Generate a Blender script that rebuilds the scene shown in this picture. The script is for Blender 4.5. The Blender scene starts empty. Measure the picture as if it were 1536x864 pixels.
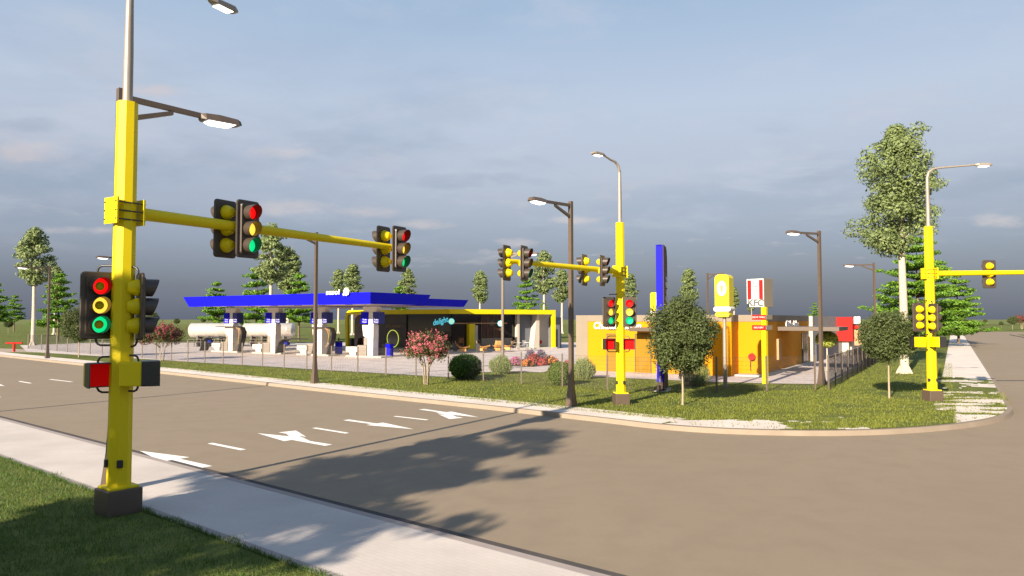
import bpy, math, random
import numpy as np
from mathutils import Vector, Matrix, noise as mnoise
R = math.radians
random.seed(7)
rng = np.random.default_rng(7)
SC = bpy.context.scene
COL = SC.collection

# ------------------------------------------------------------ camera geometry
F = 1090.0
PITCH = math.atan(47 / F)
H = 3.5
def ray(px, py):
    x = (px - 768) / F; y = -(py - 432) / F
    return Vector((x, math.cos(PITCH) - y * math.sin(PITCH), math.sin(PITCH) + y * math.cos(PITCH)))
def G(px, py, z=0.0):
    d = ray(px, py); t = (z - H) / d.z
    return Vector((d.x * t, d.y * t, z))
def B(px, py): return G(px, py, 0.15)
def PT(px, py, Y):
    d = ray(px, py); t = Y / d.y
    return Vector((d.x * t, Y, H + d.z * t))

# ------------------------------------------------------------ materials
MATS = {}
def mat(name, c, rough=0.6, var=0.12, scale=6.0, metal=0.0, emit=None, estr=1.0, bump=0.0, bscale=60.0,
        island=0.0, spec=0.5, trans=0.0, coat=0.0, c2=None, sss=0):
    if name in MATS: return MATS[name]
    m = bpy.data.materials.new(name); m.use_nodes = True
    nt = m.node_tree; N = nt.nodes; L = nt.links
    b = N['Principled BSDF']
    b.inputs['Roughness'].default_value = rough
    b.inputs['Metallic'].default_value = metal
    b.inputs['Specular IOR Level'].default_value = spec
    b.inputs['Coat Weight'].default_value = coat
    b.inputs['Transmission Weight'].default_value = trans
    tc = N.new('ShaderNodeTexCoord')
    col = None
    nz = N.new('ShaderNodeTexNoise'); nz.inputs['Scale'].default_value = scale; nz.inputs['Detail'].default_value = 6
    L.new(tc.outputs['Object'], nz.inputs['Vector'])
    mx = N.new('ShaderNodeMix'); mx.data_type = 'RGBA'
    lo = [v * (1 - var) for v in c]; hi = list(c2) if c2 else [min(1, v * (1 + var)) for v in c]
    mx.inputs[6].default_value = (*lo, 1); mx.inputs[7].default_value = (*hi, 1)
    if island:
        ge = N.new('ShaderNodeNewGeometry')
        ad = N.new('ShaderNodeMath'); ad.operation = 'MULTIPLY_ADD'
        ad.inputs[1].default_value = island
        L.new(ge.outputs['Random Per Island'], ad.inputs[0])
        s2 = N.new('ShaderNodeMath'); s2.operation = 'MULTIPLY'; s2.inputs[1].default_value = 1 - island
        L.new(nz.outputs['Fac'], s2.inputs[0]); L.new(s2.outputs[0], ad.inputs[2])
        L.new(ad.outputs[0], mx.inputs[0])
    else:
        L.new(nz.outputs['Fac'], mx.inputs[0])
    L.new(mx.outputs[2], b.inputs['Base Color'])
    if emit:
        b.inputs['Emission Color'].default_value = (*emit, 1); b.inputs['Emission Strength'].default_value = estr
    if bump:
        n2 = N.new('ShaderNodeTexNoise'); n2.inputs['Scale'].default_value = bscale; n2.inputs['Detail'].default_value = 4
        L.new(tc.outputs['Object'], n2.inputs['Vector'])
        bp = N.new('ShaderNodeBump'); bp.inputs['Strength'].default_value = bump; bp.inputs['Distance'].default_value = 0.02
        L.new(n2.outputs['Fac'], bp.inputs['Height']); L.new(bp.outputs['Normal'], b.inputs['Normal'])
    MATS[name] = m
    return m

def ground_mat(name, cols, scales, rough=0.9, bump=0.5, bscale=40, bdist=0.03, grain=None):
    """cols: list of colours mixed successively by noises of the given scales"""
    m = bpy.data.materials.new(name); m.use_nodes = True
    nt = m.node_tree; N = nt.nodes; L = nt.links; b = N['Principled BSDF']
    b.inputs['Roughness'].default_value = rough; b.inputs['Specular IOR Level'].default_value = 0.25
    ge = N.new('ShaderNodeNewGeometry')
    prev = None
    for i, (c, s) in enumerate(zip(cols[1:], scales)):
        nz = N.new('ShaderNodeTexNoise'); nz.inputs['Scale'].default_value = s[0]; nz.inputs['Detail'].default_value = 7
        nz.inputs['Roughness'].default_value = 0.65
        L.new(ge.outputs['Position'], nz.inputs['Vector'])
        mr = N.new('ShaderNodeMapRange'); mr.inputs[1].default_value = s[1]; mr.inputs[2].default_value = s[2]
        L.new(nz.outputs['Fac'], mr.inputs[0])
        mx = N.new('ShaderNodeMix'); mx.data_type = 'RGBA'
        L.new(mr.outputs[0], mx.inputs[0])
        if prev is None: mx.inputs[6].default_value = (*cols[0], 1)
        else: L.new(prev, mx.inputs[6])
        mx.inputs[7].default_value = (*c, 1)
        prev = mx.outputs[2]
    L.new(prev, b.inputs['Base Color'])
    n2 = N.new('ShaderNodeTexNoise'); n2.inputs['Scale'].default_value = bscale; n2.inputs['Detail'].default_value = 5
    L.new(ge.outputs['Position'], n2.inputs['Vector'])
    bp = N.new('ShaderNodeBump'); bp.inputs['Strength'].default_value = bump; bp.inputs['Distance'].default_value = bdist
    L.new(n2.outputs['Fac'], bp.inputs['Height']); L.new(bp.outputs['Normal'], b.inputs['Normal'])
    MATS[name] = m
    return m

def paver_mat(name, c1, c2, mortar, w, h, rot=0.0, msize=0.02):
    m = bpy.data.materials.new(name); m.use_nodes = True
    nt = m.node_tree; N = nt.nodes; L = nt.links; b = N['Principled BSDF']
    b.inputs['Roughness'].default_value = 0.85; b.inputs['Specular IOR Level'].default_value = 0.3
    ge = N.new('ShaderNodeNewGeometry'); mp = N.new('ShaderNodeMapping'); mp.inputs['Rotation'].default_value = (0, 0, rot)
    L.new(ge.outputs['Position'], mp.inputs['Vector'])
    br = N.new('ShaderNodeTexBrick'); br.inputs['Scale'].default_value = 1.0
    br.inputs['Brick Width'].default_value = w; br.inputs['Row Height'].default_value = h
    br.inputs['Mortar Size'].default_value = msize; br.inputs['Bias'].default_value = 0.0
    br.inputs['Color1'].default_value = (*c1, 1); br.inputs['Color2'].default_value = (*c2, 1); br.inputs['Mortar'].default_value = (*mortar, 1)
    L.new(mp.outputs[0], br.inputs['Vector'])
    nz = N.new('ShaderNodeTexNoise'); nz.inputs['Scale'].default_value = 0.6; nz.inputs['Detail'].default_value = 8
    L.new(ge.outputs['Position'], nz.inputs['Vector'])
    mr = N.new('ShaderNodeMapRange'); mr.inputs[1].default_value = .3; mr.inputs[2].default_value = .7; mr.inputs[3].default_value = .86; mr.inputs[4].default_value = 1.06
    L.new(nz.outputs['Fac'], mr.inputs[0])
    vm = N.new('ShaderNodeVectorMath'); vm.operation = 'SCALE'
    L.new(br.outputs['Color'], vm.inputs[0]); L.new(mr.outputs[0], vm.inputs['Scale'])
    L.new(vm.outputs[0], b.inputs['Base Color'])
    bp = N.new('ShaderNodeBump'); bp.inputs['Strength'].default_value = .25; bp.inputs['Distance'].default_value = .004; bp.invert = True
    L.new(br.outputs['Fac'], bp.inputs['Height']); L.new(bp.outputs['Normal'], b.inputs['Normal'])
    MATS[name] = m
    return m

M_grass = ground_mat('lawn', [(.085, .11, .017), (.14, .155, .028), (.05, .075, .012)], [(0.25, .35, .65), (2.2, .45, .75)], bump=.9, bscale=22, bdist=.06)
M_field = ground_mat('far_field', [(.10, .13, .03), (.16, .17, .05), (.08, .11, .025)], [(0.01, .35, .65), (0.08, .45, .75)], bump=.6, bscale=3, bdist=.2)
M_asph = ground_mat('asphalt', [(.222, .178, .127), (.245, .197, .142), (.215, .171, .122), (.135, .108, .08)], [(0.12, .3, .7), (1.1, .45, .7), (70, .56, .70)], rough=.8, bump=.35, bscale=220, bdist=.006)
M_kerb = ground_mat('kerb_concrete', [(.21, .17, .13), (.25, .205, .16)], [(1.3, .3, .7)], bump=.2, bscale=80, bdist=.004)
M_walk = paver_mat('walk_pavers', (.64, .57, .51), (.60, .535, .48), (.52, .46, .42), .2, .1, R(40), .006)
M_pave = paver_mat('forecourt_pavers', (.66, .58, .55), (.52, .455, .43), (.34, .30, .29), .26, .13, R(32), .02)
M_soil = ground_mat('soil', [(.06, .045, .03), (.09, .06, .04)], [(2, .3, .7)])
M_paint = mat('road_paint', (.78, .76, .72), .7, .1, 9)

YEL = mat('yellow_enamel', (.66, .52, .003), .5, .07, 3, spec=.25)
BRN = mat('bronze_coating', (.085, .062, .046), .42, .12, 5)
GREY = mat('galvanised_steel', (.27, .235, .20), .42, .15, 4, metal=.25)
BLACK = mat('black_plastic', (.022, .021, .022), .4, .2, 6)
HOUS = mat('signal_housing', (.05, .038, .030), .38, .2, 5)
INNER = mat('visor_black', (.03, .026, .024), .6, .2, 5)
RED_L = mat('red_lamp_lens', (.5, .01, .01), .25, .05, 5, emit=(1, .004, .004), estr=.50)
AMB_L = mat('amber_lamp_lens', (.7, .5, .05), .25, .05, 5, emit=(1, .60, .06), estr=.55)
GRN_L = mat('green_lamp_lens', (.01, .5, .2), .25, .05, 5, emit=(.004, .75, .24), estr=.42)
RED_P = mat('red_signal_panel', (.5, .004, .004), .7, .05, 5, spec=.08, emit=(1, .004, .002), estr=.07)
LED = mat('luminaire_glass', (.85, .85, .85), .3, .02, 5, emit=(1, .98, .95), estr=1.6)
BLUE = mat('royal_blue_panel', (.003, .003, .46), .55, .12, 2, spec=.12)
NAVY = mat('navy_panel', (.006, .012, .16), .4, .1, 3)
WHITE = mat('white_paint', (.60, .56, .51), .5, .06, 2)
WHITE2 = mat('white_lettering', (.62, .61, .60), .5, .02, 2)
SOFFIT = mat('soffit_panel', (.55, .47, .38), .6, .1, .6)
TANK = mat('tank_shell', (.62, .58, .52), .28, .08, .8, metal=.55)
CONC = mat('cast_concrete', (.40, .37, .34), .8, .12, 2, bump=.2)
CHAR = mat('charcoal_cladding', (.07, .064, .056), .6, .15, 1.5)
GLASS = mat('shop_glass', (.012, .010, .010), .08, .3, 1, spec=.7)
GLASSB = mat('warm_shop_glass', (.06, .028, .018), .15, .6, 2.5, spec=.6)
TIMB = mat('timber_panel', (.35, .20, .09), .6, .35, 6)
YWALL = mat('amber_wall_paint', (.50, .215, .006), .8, .07, .8, spec=.06)
OWALL = mat('orange_wall_paint', (.58, .235, .022), .8, .10, .8, spec=.06)
GWALL = mat('taupe_render', (.22, .185, .145), .85, .1, .8, bump=.1, spec=.1)
CWALL = mat('cream_render', (.42, .38, .33), .8, .1, .8, bump=.1)
SLATE = mat('slate_blue_render', (.10, .11, .135), .8, .12, .8)
RWALL = mat('red_cladding', (.42, .008, .006), .6, .1, 1, spec=.15)
REDP = mat('red_enamel', (.40, .010, .008), .55, .08, 3, spec=.2)
YSIGN = mat('yellow_sign_face', (.66, .52, .010), .4, .04, 1)
TEAL = mat('teal_neon', (.1, .5, .6), .4, .02, 1, emit=(.08, .55, .72), estr=.35)
MINT = mat('mint_neon', (.5, .8, .6), .4, .02, 1, emit=(.40, .85, .60), estr=.28)
LIME = mat('lime_ring', (.5, .6, .1), .4, .02, 1, emit=(.75, .9, .12), estr=.28)
GOLD = mat('dull_gold_lettering', (.30, .24, .10), .5, .05, 1)
INK = mat('dark_ink', (.09, .09, .09), .6, .05, 1)
ORCH = mat('tan_shell_seat', (.52, .27, .09), .5, .12, 4)
STEEL = mat('brushed_steel', (.5, .5, .5), .35, .1, 6, metal=.6)
GREYP = mat('grey_dispenser', (.22, .19, .165), .5, .12, 3)
WIRE = mat('fence_wire', (.085, .08, .075), .6, .1, 3)
POST = mat('fence_post_paint', (.11, .085, .065), .55, .15, 3)
BARKW = mat('pale_bark', (.40, .35, .285), .85, .3, 5, bump=.4, bscale=14)
BARKB = mat('brown_bark', (.13, .095, .065), .9, .3, 5, bump=.4, bscale=14)
BARKT = mat('tan_bark', (.30, .24, .17), .9, .25, 5, bump=.3, bscale=14)

def leafmat(name, a, b, rough=.55, tl=.25):
    m = mat(name, a, rough, 0, 1.5, island=.6, c2=b, spec=.3)
    nt = m.node_tree; N = nt.nodes; L = nt.links; p = N['Principled BSDF']; out = N['Material Output']
    t = N.new('ShaderNodeBsdfTranslucent'); ms = N.new('ShaderNodeMixShader'); ms.inputs[0].default_value = tl
    L.new(p.inputs['Base Color'].links[0].from_socket, t.inputs['Color'])
    L.new(p.outputs[0], ms.inputs[1]); L.new(t.outputs[0], ms.inputs[2]); L.new(ms.outputs[0], out.inputs['Surface'])
    return m
L_gum = leafmat('gum_foliage', (.09, .135, .045), (.26, .32, .13))
L_lay = leafmat('tiered_foliage', (.05, .13, .012), (.19, .35, .035))
L_round = leafmat('olive_foliage', (.04, .062, .020), (.115, .145, .048))
L_dark = leafmat('dark_bush_foliage', (.028, .07, .010), (.07, .15, .02))
L_mid = leafmat('box_bush_foliage', (.07, .11, .015), (.15, .21, .03))
L_con = leafmat('conifer_foliage', (.13, .18, .05), (.30, .36, .13))
L_myr = leafmat('myrtle_foliage', (.05, .07, .02), (.12, .11, .04))
L_pink = leafmat('pink_blossom', (.26, .035, .055), (.62, .20, .22))
L_red = leafmat('crimson_blossom', (.16, .02, .035), (.33, .07, .09))
L_lime = leafmat('lime_foliage', (.25, .30, .04), (.48, .52, .12))
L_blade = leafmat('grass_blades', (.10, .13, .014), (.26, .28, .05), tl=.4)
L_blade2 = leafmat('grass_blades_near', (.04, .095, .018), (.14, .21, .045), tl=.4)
F_pink = leafmat('pink_petals', (.35, .08, .20), (.60, .22, .38))
F_orange = leafmat('orange_petals', (.45, .12, .03), (.65, .27, .08))
F_red = leafmat('red_petals', (.30, .03, .05), (.45, .08, .09))
F_purple = leafmat('purple_petals', (.08, .05, .10), (.22, .16, .24))

# ------------------------------------------------------------ mesh builder
class MB:
    def __init__(s): s.v = []; s.f = []; s.mi = []; s.sm = []; s.cur = 0; s.M = None
    def add(s, vs, fs, smooth=False):
        o = len(s.v)
        if s.M is not None: vs = [s.M @ Vector(p) for p in vs]
        s.v += [tuple(p) for p in vs]; s.f += [tuple(i + o for i in f) for f in fs]
        s.mi += [s.cur] * len(fs); s.sm += [smooth] * len(fs)
        return s
    def box(s, x0, x1, y0, y1, z0, z1, bev=0.0):
        if bev <= 0:
            vs = [(x0, y0, z0), (x1, y0, z0), (x1, y1, z0), (x0, y1, z0), (x0, y0, z1), (x1, y0, z1), (x1, y1, z1), (x0, y1, z1)]
            return s.add(vs, [(3, 2, 1, 0), (4, 5, 6, 7), (0, 1, 5, 4), (1, 2, 6, 5), (2, 3, 7, 6), (3, 0, 4, 7)])
        b = bev
        oc = [(x0 + b, y0), (x1 - b, y0), (x1, y0 + b), (x1, y1 - b), (x1 - b, y1), (x0 + b, y1), (x0, y1 - b), (x0, y0 + b)]
        cx, cy = (x0 + x1) / 2, (y0 + y1) / 2
        def ins(p): return (p[0] + (b if p[0] < cx else -b) * .7, p[1] + (b if p[1] < cy else -b) * .7)
        rings = [[(*ins(p), z0) for p in oc], [(*p, z0 + b) for p in oc], [(*p, z1 - b) for p in oc], [(*ins(p), z1) for p in oc]]
        return s.loft(rings)
    def loft(s, rings, cap=True, smooth=False):
        n = len(rings[0]); vs = [p for r in rings for p in r]; fs = []
        for k in range(len(rings) - 1):
            for i in range(n):
                j = (i + 1) % n
                fs.append((k * n + i, k * n + j, (k + 1) * n + j, (k + 1) * n + i))
        s.add(vs, fs, smooth)
        if cap:
            s.add(rings[0], [tuple(range(n))[::-1]]); s.add(rings[-1], [tuple(range(n))])
        return s
    def prism(s, poly, z0, z1, cap=True):
        return s.loft([[(p[0], p[1], z0) for p in poly], [(p[0], p[1], z1) for p in poly]], cap)
    def tube(s, pts, r, n=8, smooth=True, cap=True, sq=False, rx=None):
        pts = [Vector(p) for p in pts]
        rs = r if isinstance(r, (list, tuple)) else [r] * len(pts)
        rings = []
        up = Vector((0, 0, 1))
        for i, p in enumerate(pts):
            t = (pts[min(i + 1, len(pts) - 1)] - pts[max(i - 1, 0)]).normalized()
            ref = up if abs(t.z) < .95 else Vector((1, 0, 0)) if i == 0 or not rings else lastx
            a = t.cross(ref).normalized() if abs(t.z) < .95 or i == 0 or not rings else (lastx - t * lastx.dot(t)).normalized()
            if rings and abs(t.z) < .95:
                if a.dot(lastx) < 0: a = -a
            b = t.cross(a).normalized(); lastx = a
            ring = []
            for k in range(n):
                an = 2 * math.pi * (k + (.5 if n in (4, 6, 8) else 0)) / n
                ring.append(p + (a * math.cos(an) + b * math.sin(an)) * rs[i])
            rings.append(ring)
        return s.loft(rings, cap, smooth and n > 6)
    def cyl(s, p, r0, r1, h, n=16, smooth=True, cap=True):
        p = Vector(p)
        rings = [[p + Vector((r * math.cos(2 * math.pi * (k + .5) / n), r * math.sin(2 * math.pi * (k + .5) / n), z)) for k in range(n)] for r, z in ((r0, 0), (r1, h))]
        return s.loft(rings, cap, smooth)
    def build(s, name, ms, parent=None, loc=None, rz=None):
        me = bpy.data.meshes.new(name); me.from_pydata(s.v, [], s.f)
        ms = ms if isinstance(ms, (list, tuple)) else [ms]
        for m in ms: me.materials.append(m)
        me.polygons.foreach_set('material_index', s.mi); me.polygons.foreach_set('use_smooth', s.sm)
        me.update()
        o = bpy.data.objects.new(name, me); COL.objects.link(o)
        if parent: o.parent = parent
        if loc is not None: o.location = loc
        if rz is not None: o.rotation_euler = (0, 0, rz)
        return o

def tag(o, label=None, cat=None, group=None, kind=None):
    if label: o['label'] = label
    if cat: o['category'] = cat
    if group: o['group'] = group
    if kind: o['kind'] = kind
    return o
def thing(name, label, cat, loc=(0, 0, 0), rz=0, group=None):
    o = bpy.data.objects.new(name, None); COL.objects.link(o); o.empty_display_size = .3
    o.location = loc; o.rotation_euler = (0, 0, rz)
    return tag(o, label, cat, group)
def copy_tree(o, parent=None):
    c = o.copy(); COL.objects.link(c)
    if parent: c.parent = parent
    for ch in list(o.children): copy_tree(ch, c)
    return c
def struct(name, mb, m): return tag(mb.build(name, m), kind='structure')

def textmesh(name, txt, size, m, parent=None, M=None, ext=.02, shear=0, sx=1.0, align='CENTER', bold=0):
    cu = bpy.data.curves.new('t', 'FONT'); cu.body = txt; cu.size = size; cu.extrude = ext; cu.shear = shear
    cu.align_x = align; cu.align_y = 'CENTER'; cu.offset = bold; cu.resolution_u = 3
    ob = bpy.data.objects.new('t', cu); COL.objects.link(ob)
    dg = bpy.context.evaluated_depsgraph_get()
    me = bpy.data.meshes.new_from_object(ob.evaluated_get(dg))
    bpy.data.objects.remove(ob); bpy.data.curves.remove(cu)
    me.name = name
    me.materials.clear(); me.materials.append(m)
    me.transform(Matrix.Diagonal((sx, 1, 1, 1)))
    if M is not None: me.transform(M)
    o = bpy.data.objects.new(name, me); COL.objects.link(o)
    if parent: o.parent = parent
    return o
def face_mat(p, d):
    """matrix: text plane whose normal is horizontal direction d, placed at p"""
    d = Vector((d[0], d[1], 0)).normalized(); x = Vector((-d.y, d.x, 0)); z = Vector((0, 0, 1))
    M = Matrix(((x.x, z.x, d.x, p[0]), (x.y, z.y, d.y, p[1]), (x.z, z.z, d.z, p[2]), (0, 0, 0, 1)))
    return M

# ------------------------------------------------------------ ground
def smooth_curve(pts, n=8):
    out = []
    P = [pts[0]] + pts + [pts[-1]]
    for i in range(1, len(P) - 2):
        for k in range(n):
            t = k / n; a, b, c, d = P[i - 1], P[i], P[i + 1], P[i + 2]
            out.append(.5 * ((2 * b) + (c - a) * t + (2 * a - 5 * b + 4 * c - d) * t * t + (3 * b - a - 3 * c + d) * t ** 3))
    out.append(pts[-1]); return out
def offset(pts, d):
    out = []
    for i, p in enumerate(pts):
        t = (pts[min(i + 1, len(pts) - 1)] - pts[max(i - 1, 0)]); t.z = 0; t.normalize()
        out.append(Vector((p.x - t.y * d, p.y + t.x * d, 0)))
    return out

a0, a1 = G(250, 561.5), G(560, 596.5)
dmain = (a1 - a0).normalized()
kp = [a0 - dmain * 330, a0 - dmain * 120, G(0, 534.8), a0, G(480, 587.5), G(754, 617), G(900, 633.5), G(980, 643), G(1060, 649.5), G(1150, 653), G(1250, 654),
      G(1350, 651), G(1444, 643), G(1500, 633), G(1520, 622), G(1516, 610), G(1491, 568), G(1470, 537), G(1448, 505), G(1444.5, 500)]
KC = smooth_curve(kp, 10)          # going left to right, inside is to the left (+offset)
def strip(mb, A, Bc, za, zb):
    n = len(A)
    vs = [(p.x, p.y, za) for p in A] + [(p.x, p.y, zb) for p in Bc]
    mb.add(vs, [(i, i + 1, n + i + 1, n + i) for i in range(n - 1)])

g = MB(); g.add([(-9000, -3000, -.02), (9000, -3000, -.02), (9000, 9000, -.02), (-9000, 9000, -.02)], [(0, 1, 2, 3)])
struct('ground', g, M_grass)
g = MB(); g.add([(-9000, 470, .2), (9000, 430, .2), (9000, 8990, .2), (-9000, 8990, .2)], [(0, 1, 2, 3)])
struct('far_field', g, M_field)
g = MB(); g.add([(-420, -120, 0), (420, -120, 0), (420, 205, 0), (-420, 205, 0)], [(0, 1, 2, 3)])
struct('road', g, M_asph)

edge = offset(KC, .1)
endp = edge[-1]
from mathutils.geometry import tessellate_polygon
def flat(poly, z, mb=None):
    mb = mb or MB()
    pv = [Vector((p[0], p[1], 0)) for p in poly]
    tris = tessellate_polygon([pv])
    fs = []
    for t in tris:
        a, b, c = (pv[i] for i in t)
        fs.append(tuple(t) if (b - a).cross(c - a).z > 0 else tuple(reversed(t)))
    mb.add([(p.x, p.y, z) for p in pv], fs); return mb
blk = [(p.x, p.y) for p in edge] + [(endp.x - 3, endp.y + 1), (100, endp.y + 1), (100, 465), (-800, 465), (-800, edge[0].y)]
struct('verge', flat(blk, .146), M_grass)
kb = MB()
o0, o1, o2 = offset(KC, 0), offset(KC, .05), offset(KC, .22)
strip(kb, o0, o1, -.01, .15); strip(kb, o1, o2, .15, .151); strip(kb, o2, o2, .151, .1)
struct('kerb', kb, M_kerb)
# channel strip at the foot of the kerb
gs = MB(); strip(gs, offset(KC, -.28), offset(KC, 0.0), .004, .004)
M_gut = ground_mat('gutter_concrete', [(.30, .25, .195), (.34, .285, .225)], [(1.3, .3, .7)], bump=.2, bscale=80, bdist=.004)

# pavements
def idx_near(px):   # index on kerb curve nearest to picture column px (near side of the block)
    t = G(px, 700); best = 0; bd = 1e9
    for i, p in enumerate(KC):
        if p.y < 1: continue
        q = 768 + p.x / p.y * F
        if i < len(KC) * .75 and abs(q - px) < bd: bd = abs(q - px); best = i
    return best
iA = next(i for i, p in enumerate(KC) if p.y > 1 and 768 + p.x / p.y * F > 985 and p.y < 60)
sw = MB(); strip(sw, offset(KC, .22)[:iA + 1], offset(KC, 1.9)[:iA + 1], .1545, .1545)
iR = next(i for i, p in enumerate(KC) if i > 100 and p.y > B(1491, 570).y)
strip(sw, offset(KC, .22)[iR:], offset(KC, 2.6)[iR:], .1545, .1545)
struct('pavement', sw, M_walk)

# corner apron: worn concrete with grass creeping over it
CL, CR = offset(KC, .22)[iA:iR + 1], offset(KC, 2.9)[iA:iR + 1]
for k in range(6):
    w = k / 6; CR[k] = offset(KC, 1.9)[iA + k] * (1 - w) + CR[k] * w
rows = 26; dens = []
for a, b in zip(CL, CR): dens.append((a, b))
D2 = []
for i in range(len(dens) - 1):
    for k in range(6):
        t = k / 6; D2.append((dens[i][0].lerp(dens[i + 1][0], t), dens[i][1].lerp(dens[i + 1][1], t)))
D2.append(dens[-1])
def bare(p):
    """1 = bare concrete, 0 = grass"""
    q = 768 + p.x / p.y * F; yy = 479 + 3.35 * F / p.y
    s = mnoise.noise(Vector((p.x * .35, p.y * 1.3, 3.1))) * .9 + mnoise.noise(Vector((p.x * 1.4, p.y * 4.5, 9.1))) * .45
    k = -0.55
    if 960 < q < 1230 and yy > 626: k = .62 - ((q - 1075) / 95) ** 2 * .55 - max(0, 632 - yy) * .08
    if 1236 < q < 1300 and yy > 640: k = .15
    if q > 1400 and yy < 640: k = -.12
    if q > 1430 and 598 < yy < 634: k = .30
    return 1 if s + k > .1 else 0
vs = []; cov = []
for a, b in D2:
    for j in range(rows + 1):
        p = a.lerp(b, j / rows); vs.append((p.x, p.y, .1585)); cov.append(bare(p))
fs = [(i * (rows + 1) + j, (i + 1) * (rows + 1) + j, (i + 1) * (rows + 1) + j + 1, i * (rows + 1) + j + 1) for i in range(len(D2) - 1) for j in range(rows)]
ap = MB(); ap.add(vs, fs)
for i, f in enumerate(ap.f):
    ap.mi[i] = 0 if sum(cov[k] for k in f) >= 2 else 1
tag(ap.build('corner_apron', [M_walk, M_grass]), kind='structure')

# forecourt paving inside the fence
fore = [(40, 527.5), (250, 540.6), (480, 554.5), (672, 565.5), (724, 558), (775, 557), (812, 558.5), (846, 551), (868, 548), (874, 564), (960, 568),
        (1075, 573), (1150, 575), (1222, 576), (1246, 573), (1290, 550), (1345, 521), (1352, 517)]
fp = [B(*p) for p in fore] + [Vector((60, 100, 0)), Vector((20, 106, 0)), Vector((-60, 104, 0)), B(30, 518)]
struct('forecourt', flat([(p.x, p.y) for p in fp], .1545), M_pave)
# side lane on the far left
pl = [B(-200, 530), B(0, 528), B(60, 528.5), B(62, 525), B(0, 522.5), B(-200, 520)]
struct('path', flat([(p.x, p.y) for p in pl], .150), M_gut)

# near block: kerb, pavement, lawn
n0, n1 = G(0, 632), G(860, 864)
dn = (n1 - n0).normalized()
NC = [n0 - dn * 60, n0, n0 + dn * 6, n0 + dn * 12, n1, n1 + dn * 40]   # inside is to the right
def roff(pts, d): return [p + Vector((dn.y, -dn.x, 0)) * d for p in pts]
i0, i1 = B(0, 687), B(470, 864)
wn = ((i0 - n0).dot(Vector((dn.y, -dn.x, 0))) + (i1 - n0).dot(Vector((dn.y, -dn.x, 0)))) / 2
k2 = MB(); strip(k2, roff(NC, 0.0), roff(NC, .04), -.01, .15); strip(k2, roff(NC, .04), roff(NC, .22), .15, .151)
strip(k2, roff(NC, wn - .2), roff(NC, wn - .02), .1575, .1575)
M_kerb2 = ground_mat('near_kerb_concrete', [(.27, .23, .215), (.32, .28, .26)], [(1.3, .3, .7)], bump=.2, bscale=80, bdist=.004)
tag(k2.build('kerb', M_kerb2), kind='structure')
s2 = MB(); strip(s2, roff(NC, .22), roff(NC, wn - .2), .1545, .1545)
M_walk2 = paver_mat('near_walk_pavers', (.50, .455, .42), (.485, .44, .405), (.465, .42, .39), .2, .1, math.atan2(-dn.y, dn.x), .009)
tag(s2.build('pavement', M_walk2), kind='structure')
ch = MB(); strip(ch, roff(NC, -.47), roff(NC, -.30), .0045, .0045)  # dark strip laid on the asphalt, painting in the near kerb's shadow line
M_kshade = ground_mat('kerb_shadow_paint', [(.05, .045, .045), (.08, .07, .065)], [(1.3, .3, .7)], bump=.2, bscale=80, bdist=.004)
struct('kerb_shadow_strip', ch, M_kshade)
A = roff(NC, .1); far = roff(NC, 80)
nv = MB(); strip(nv, A, far, .146, .146); 
tag(nv.build('verge', M_grass), kind='structure')
NN = Vector((dn.y, -dn.x, 0))

# opposite corner on the far right
pr = [G(1514, 502.5), G(1600, 519), G(1900, 560), G(1900, 500)]
mbx = MB(); P = [(p.x, p.y) for p in pr]; mbx.prism(P[::-1] if False else P, -.01, .15)
struct('traffic_island', mbx, M_kerb)
c = (Vector(pr[0]) + Vector(pr[1]) + Vector(pr[2]) + Vector(pr[3])) / 4
struct('island_lawn', flat([tuple((Vector(p) * .93 + c * .07)[:2]) for p in pr], .155), M_grass)

# ------------------------------------------------------------ road markings
def quad_line(a, b, w):
    d = (b - a); d.z = 0; d.normalize(); n = Vector((-d.y, d.x, 0)) * w / 2
    m = MB(); m.add([tuple(p)[:2] + (.005,) for p in (a - n, b - n, b + n, a + n)], [(0, 1, 2, 3)]); return m
def arrow(tail, tip, turn=0, w=.125, hw=.36, hl=1.9, off=0):
    d = (tip - tail); L_ = d.length; d.normalize(); n = Vector((-d.y, d.x, 0))
    def q(s, t, z=.005): p = tail + d * s + n * t; return (p.x, p.y, z)
    m = MB()
    m.add([q(0, -w), q(L_ - hl, -w * .75), q(L_ - hl, w * .75), q(0, w)], [(0, 1, 2, 3)])
    m.add([q(L_ - hl, -hw / 1.0), q(L_, 0), q(L_ - hl, hw)], [(0, 1, 2)])
    if turn:
        t = turn
        def fc(pts):
            a, b, c = (Vector(p) for p in pts[:3]); n_ = (b - a).cross(c - a).z
            m.add(pts, [tuple(range(len(pts))) if n_ > 0 else tuple(range(len(pts)))[::-1]])
        s0 = L_ * .28
        fc([q(s0, w * .8 * t, .007), q(s0 + .9, w * .8 * t, .007), q(s0 + 1.7, (w + .36) * t, .007), q(s0 + 1.1, (w + .36) * t, .007)])
        fc([q(s0 + .7, (w + .362) * t, .007), q(s0 + 2.1, (w + .362) * t, .007), q(s0 + 2.0, (w + .92) * t, .007)])
    return m
def mark(name, mb): return tag(mb.build(name, M_paint), kind='structure')
mark('lane_arrow', arrow(G(311, 700.5), G(210, 676.5)))
mark('lane_arrow', arrow(G(493, 668), G(386, 650), turn=-1))
mark('lane_arrow', arrow(G(519, 630), G(621, 644)))
mark('lane_arrow', arrow(G(632, 614), G(718, 626), turn=-1))
mark('lane_arrow', arrow(G(-90, 566), G(7, 579)))
for a, b in (((315, 665), (365, 675)), ((471, 642), (521, 650)), ((592, 624.5), (641, 630)), ((29, 572), (46, 575)), ((75, 569), (108, 573)), ((-40, 590), (0, 596))):
    mark('lane_dash', quad_line(G(*a), G(*b), .16))

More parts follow.
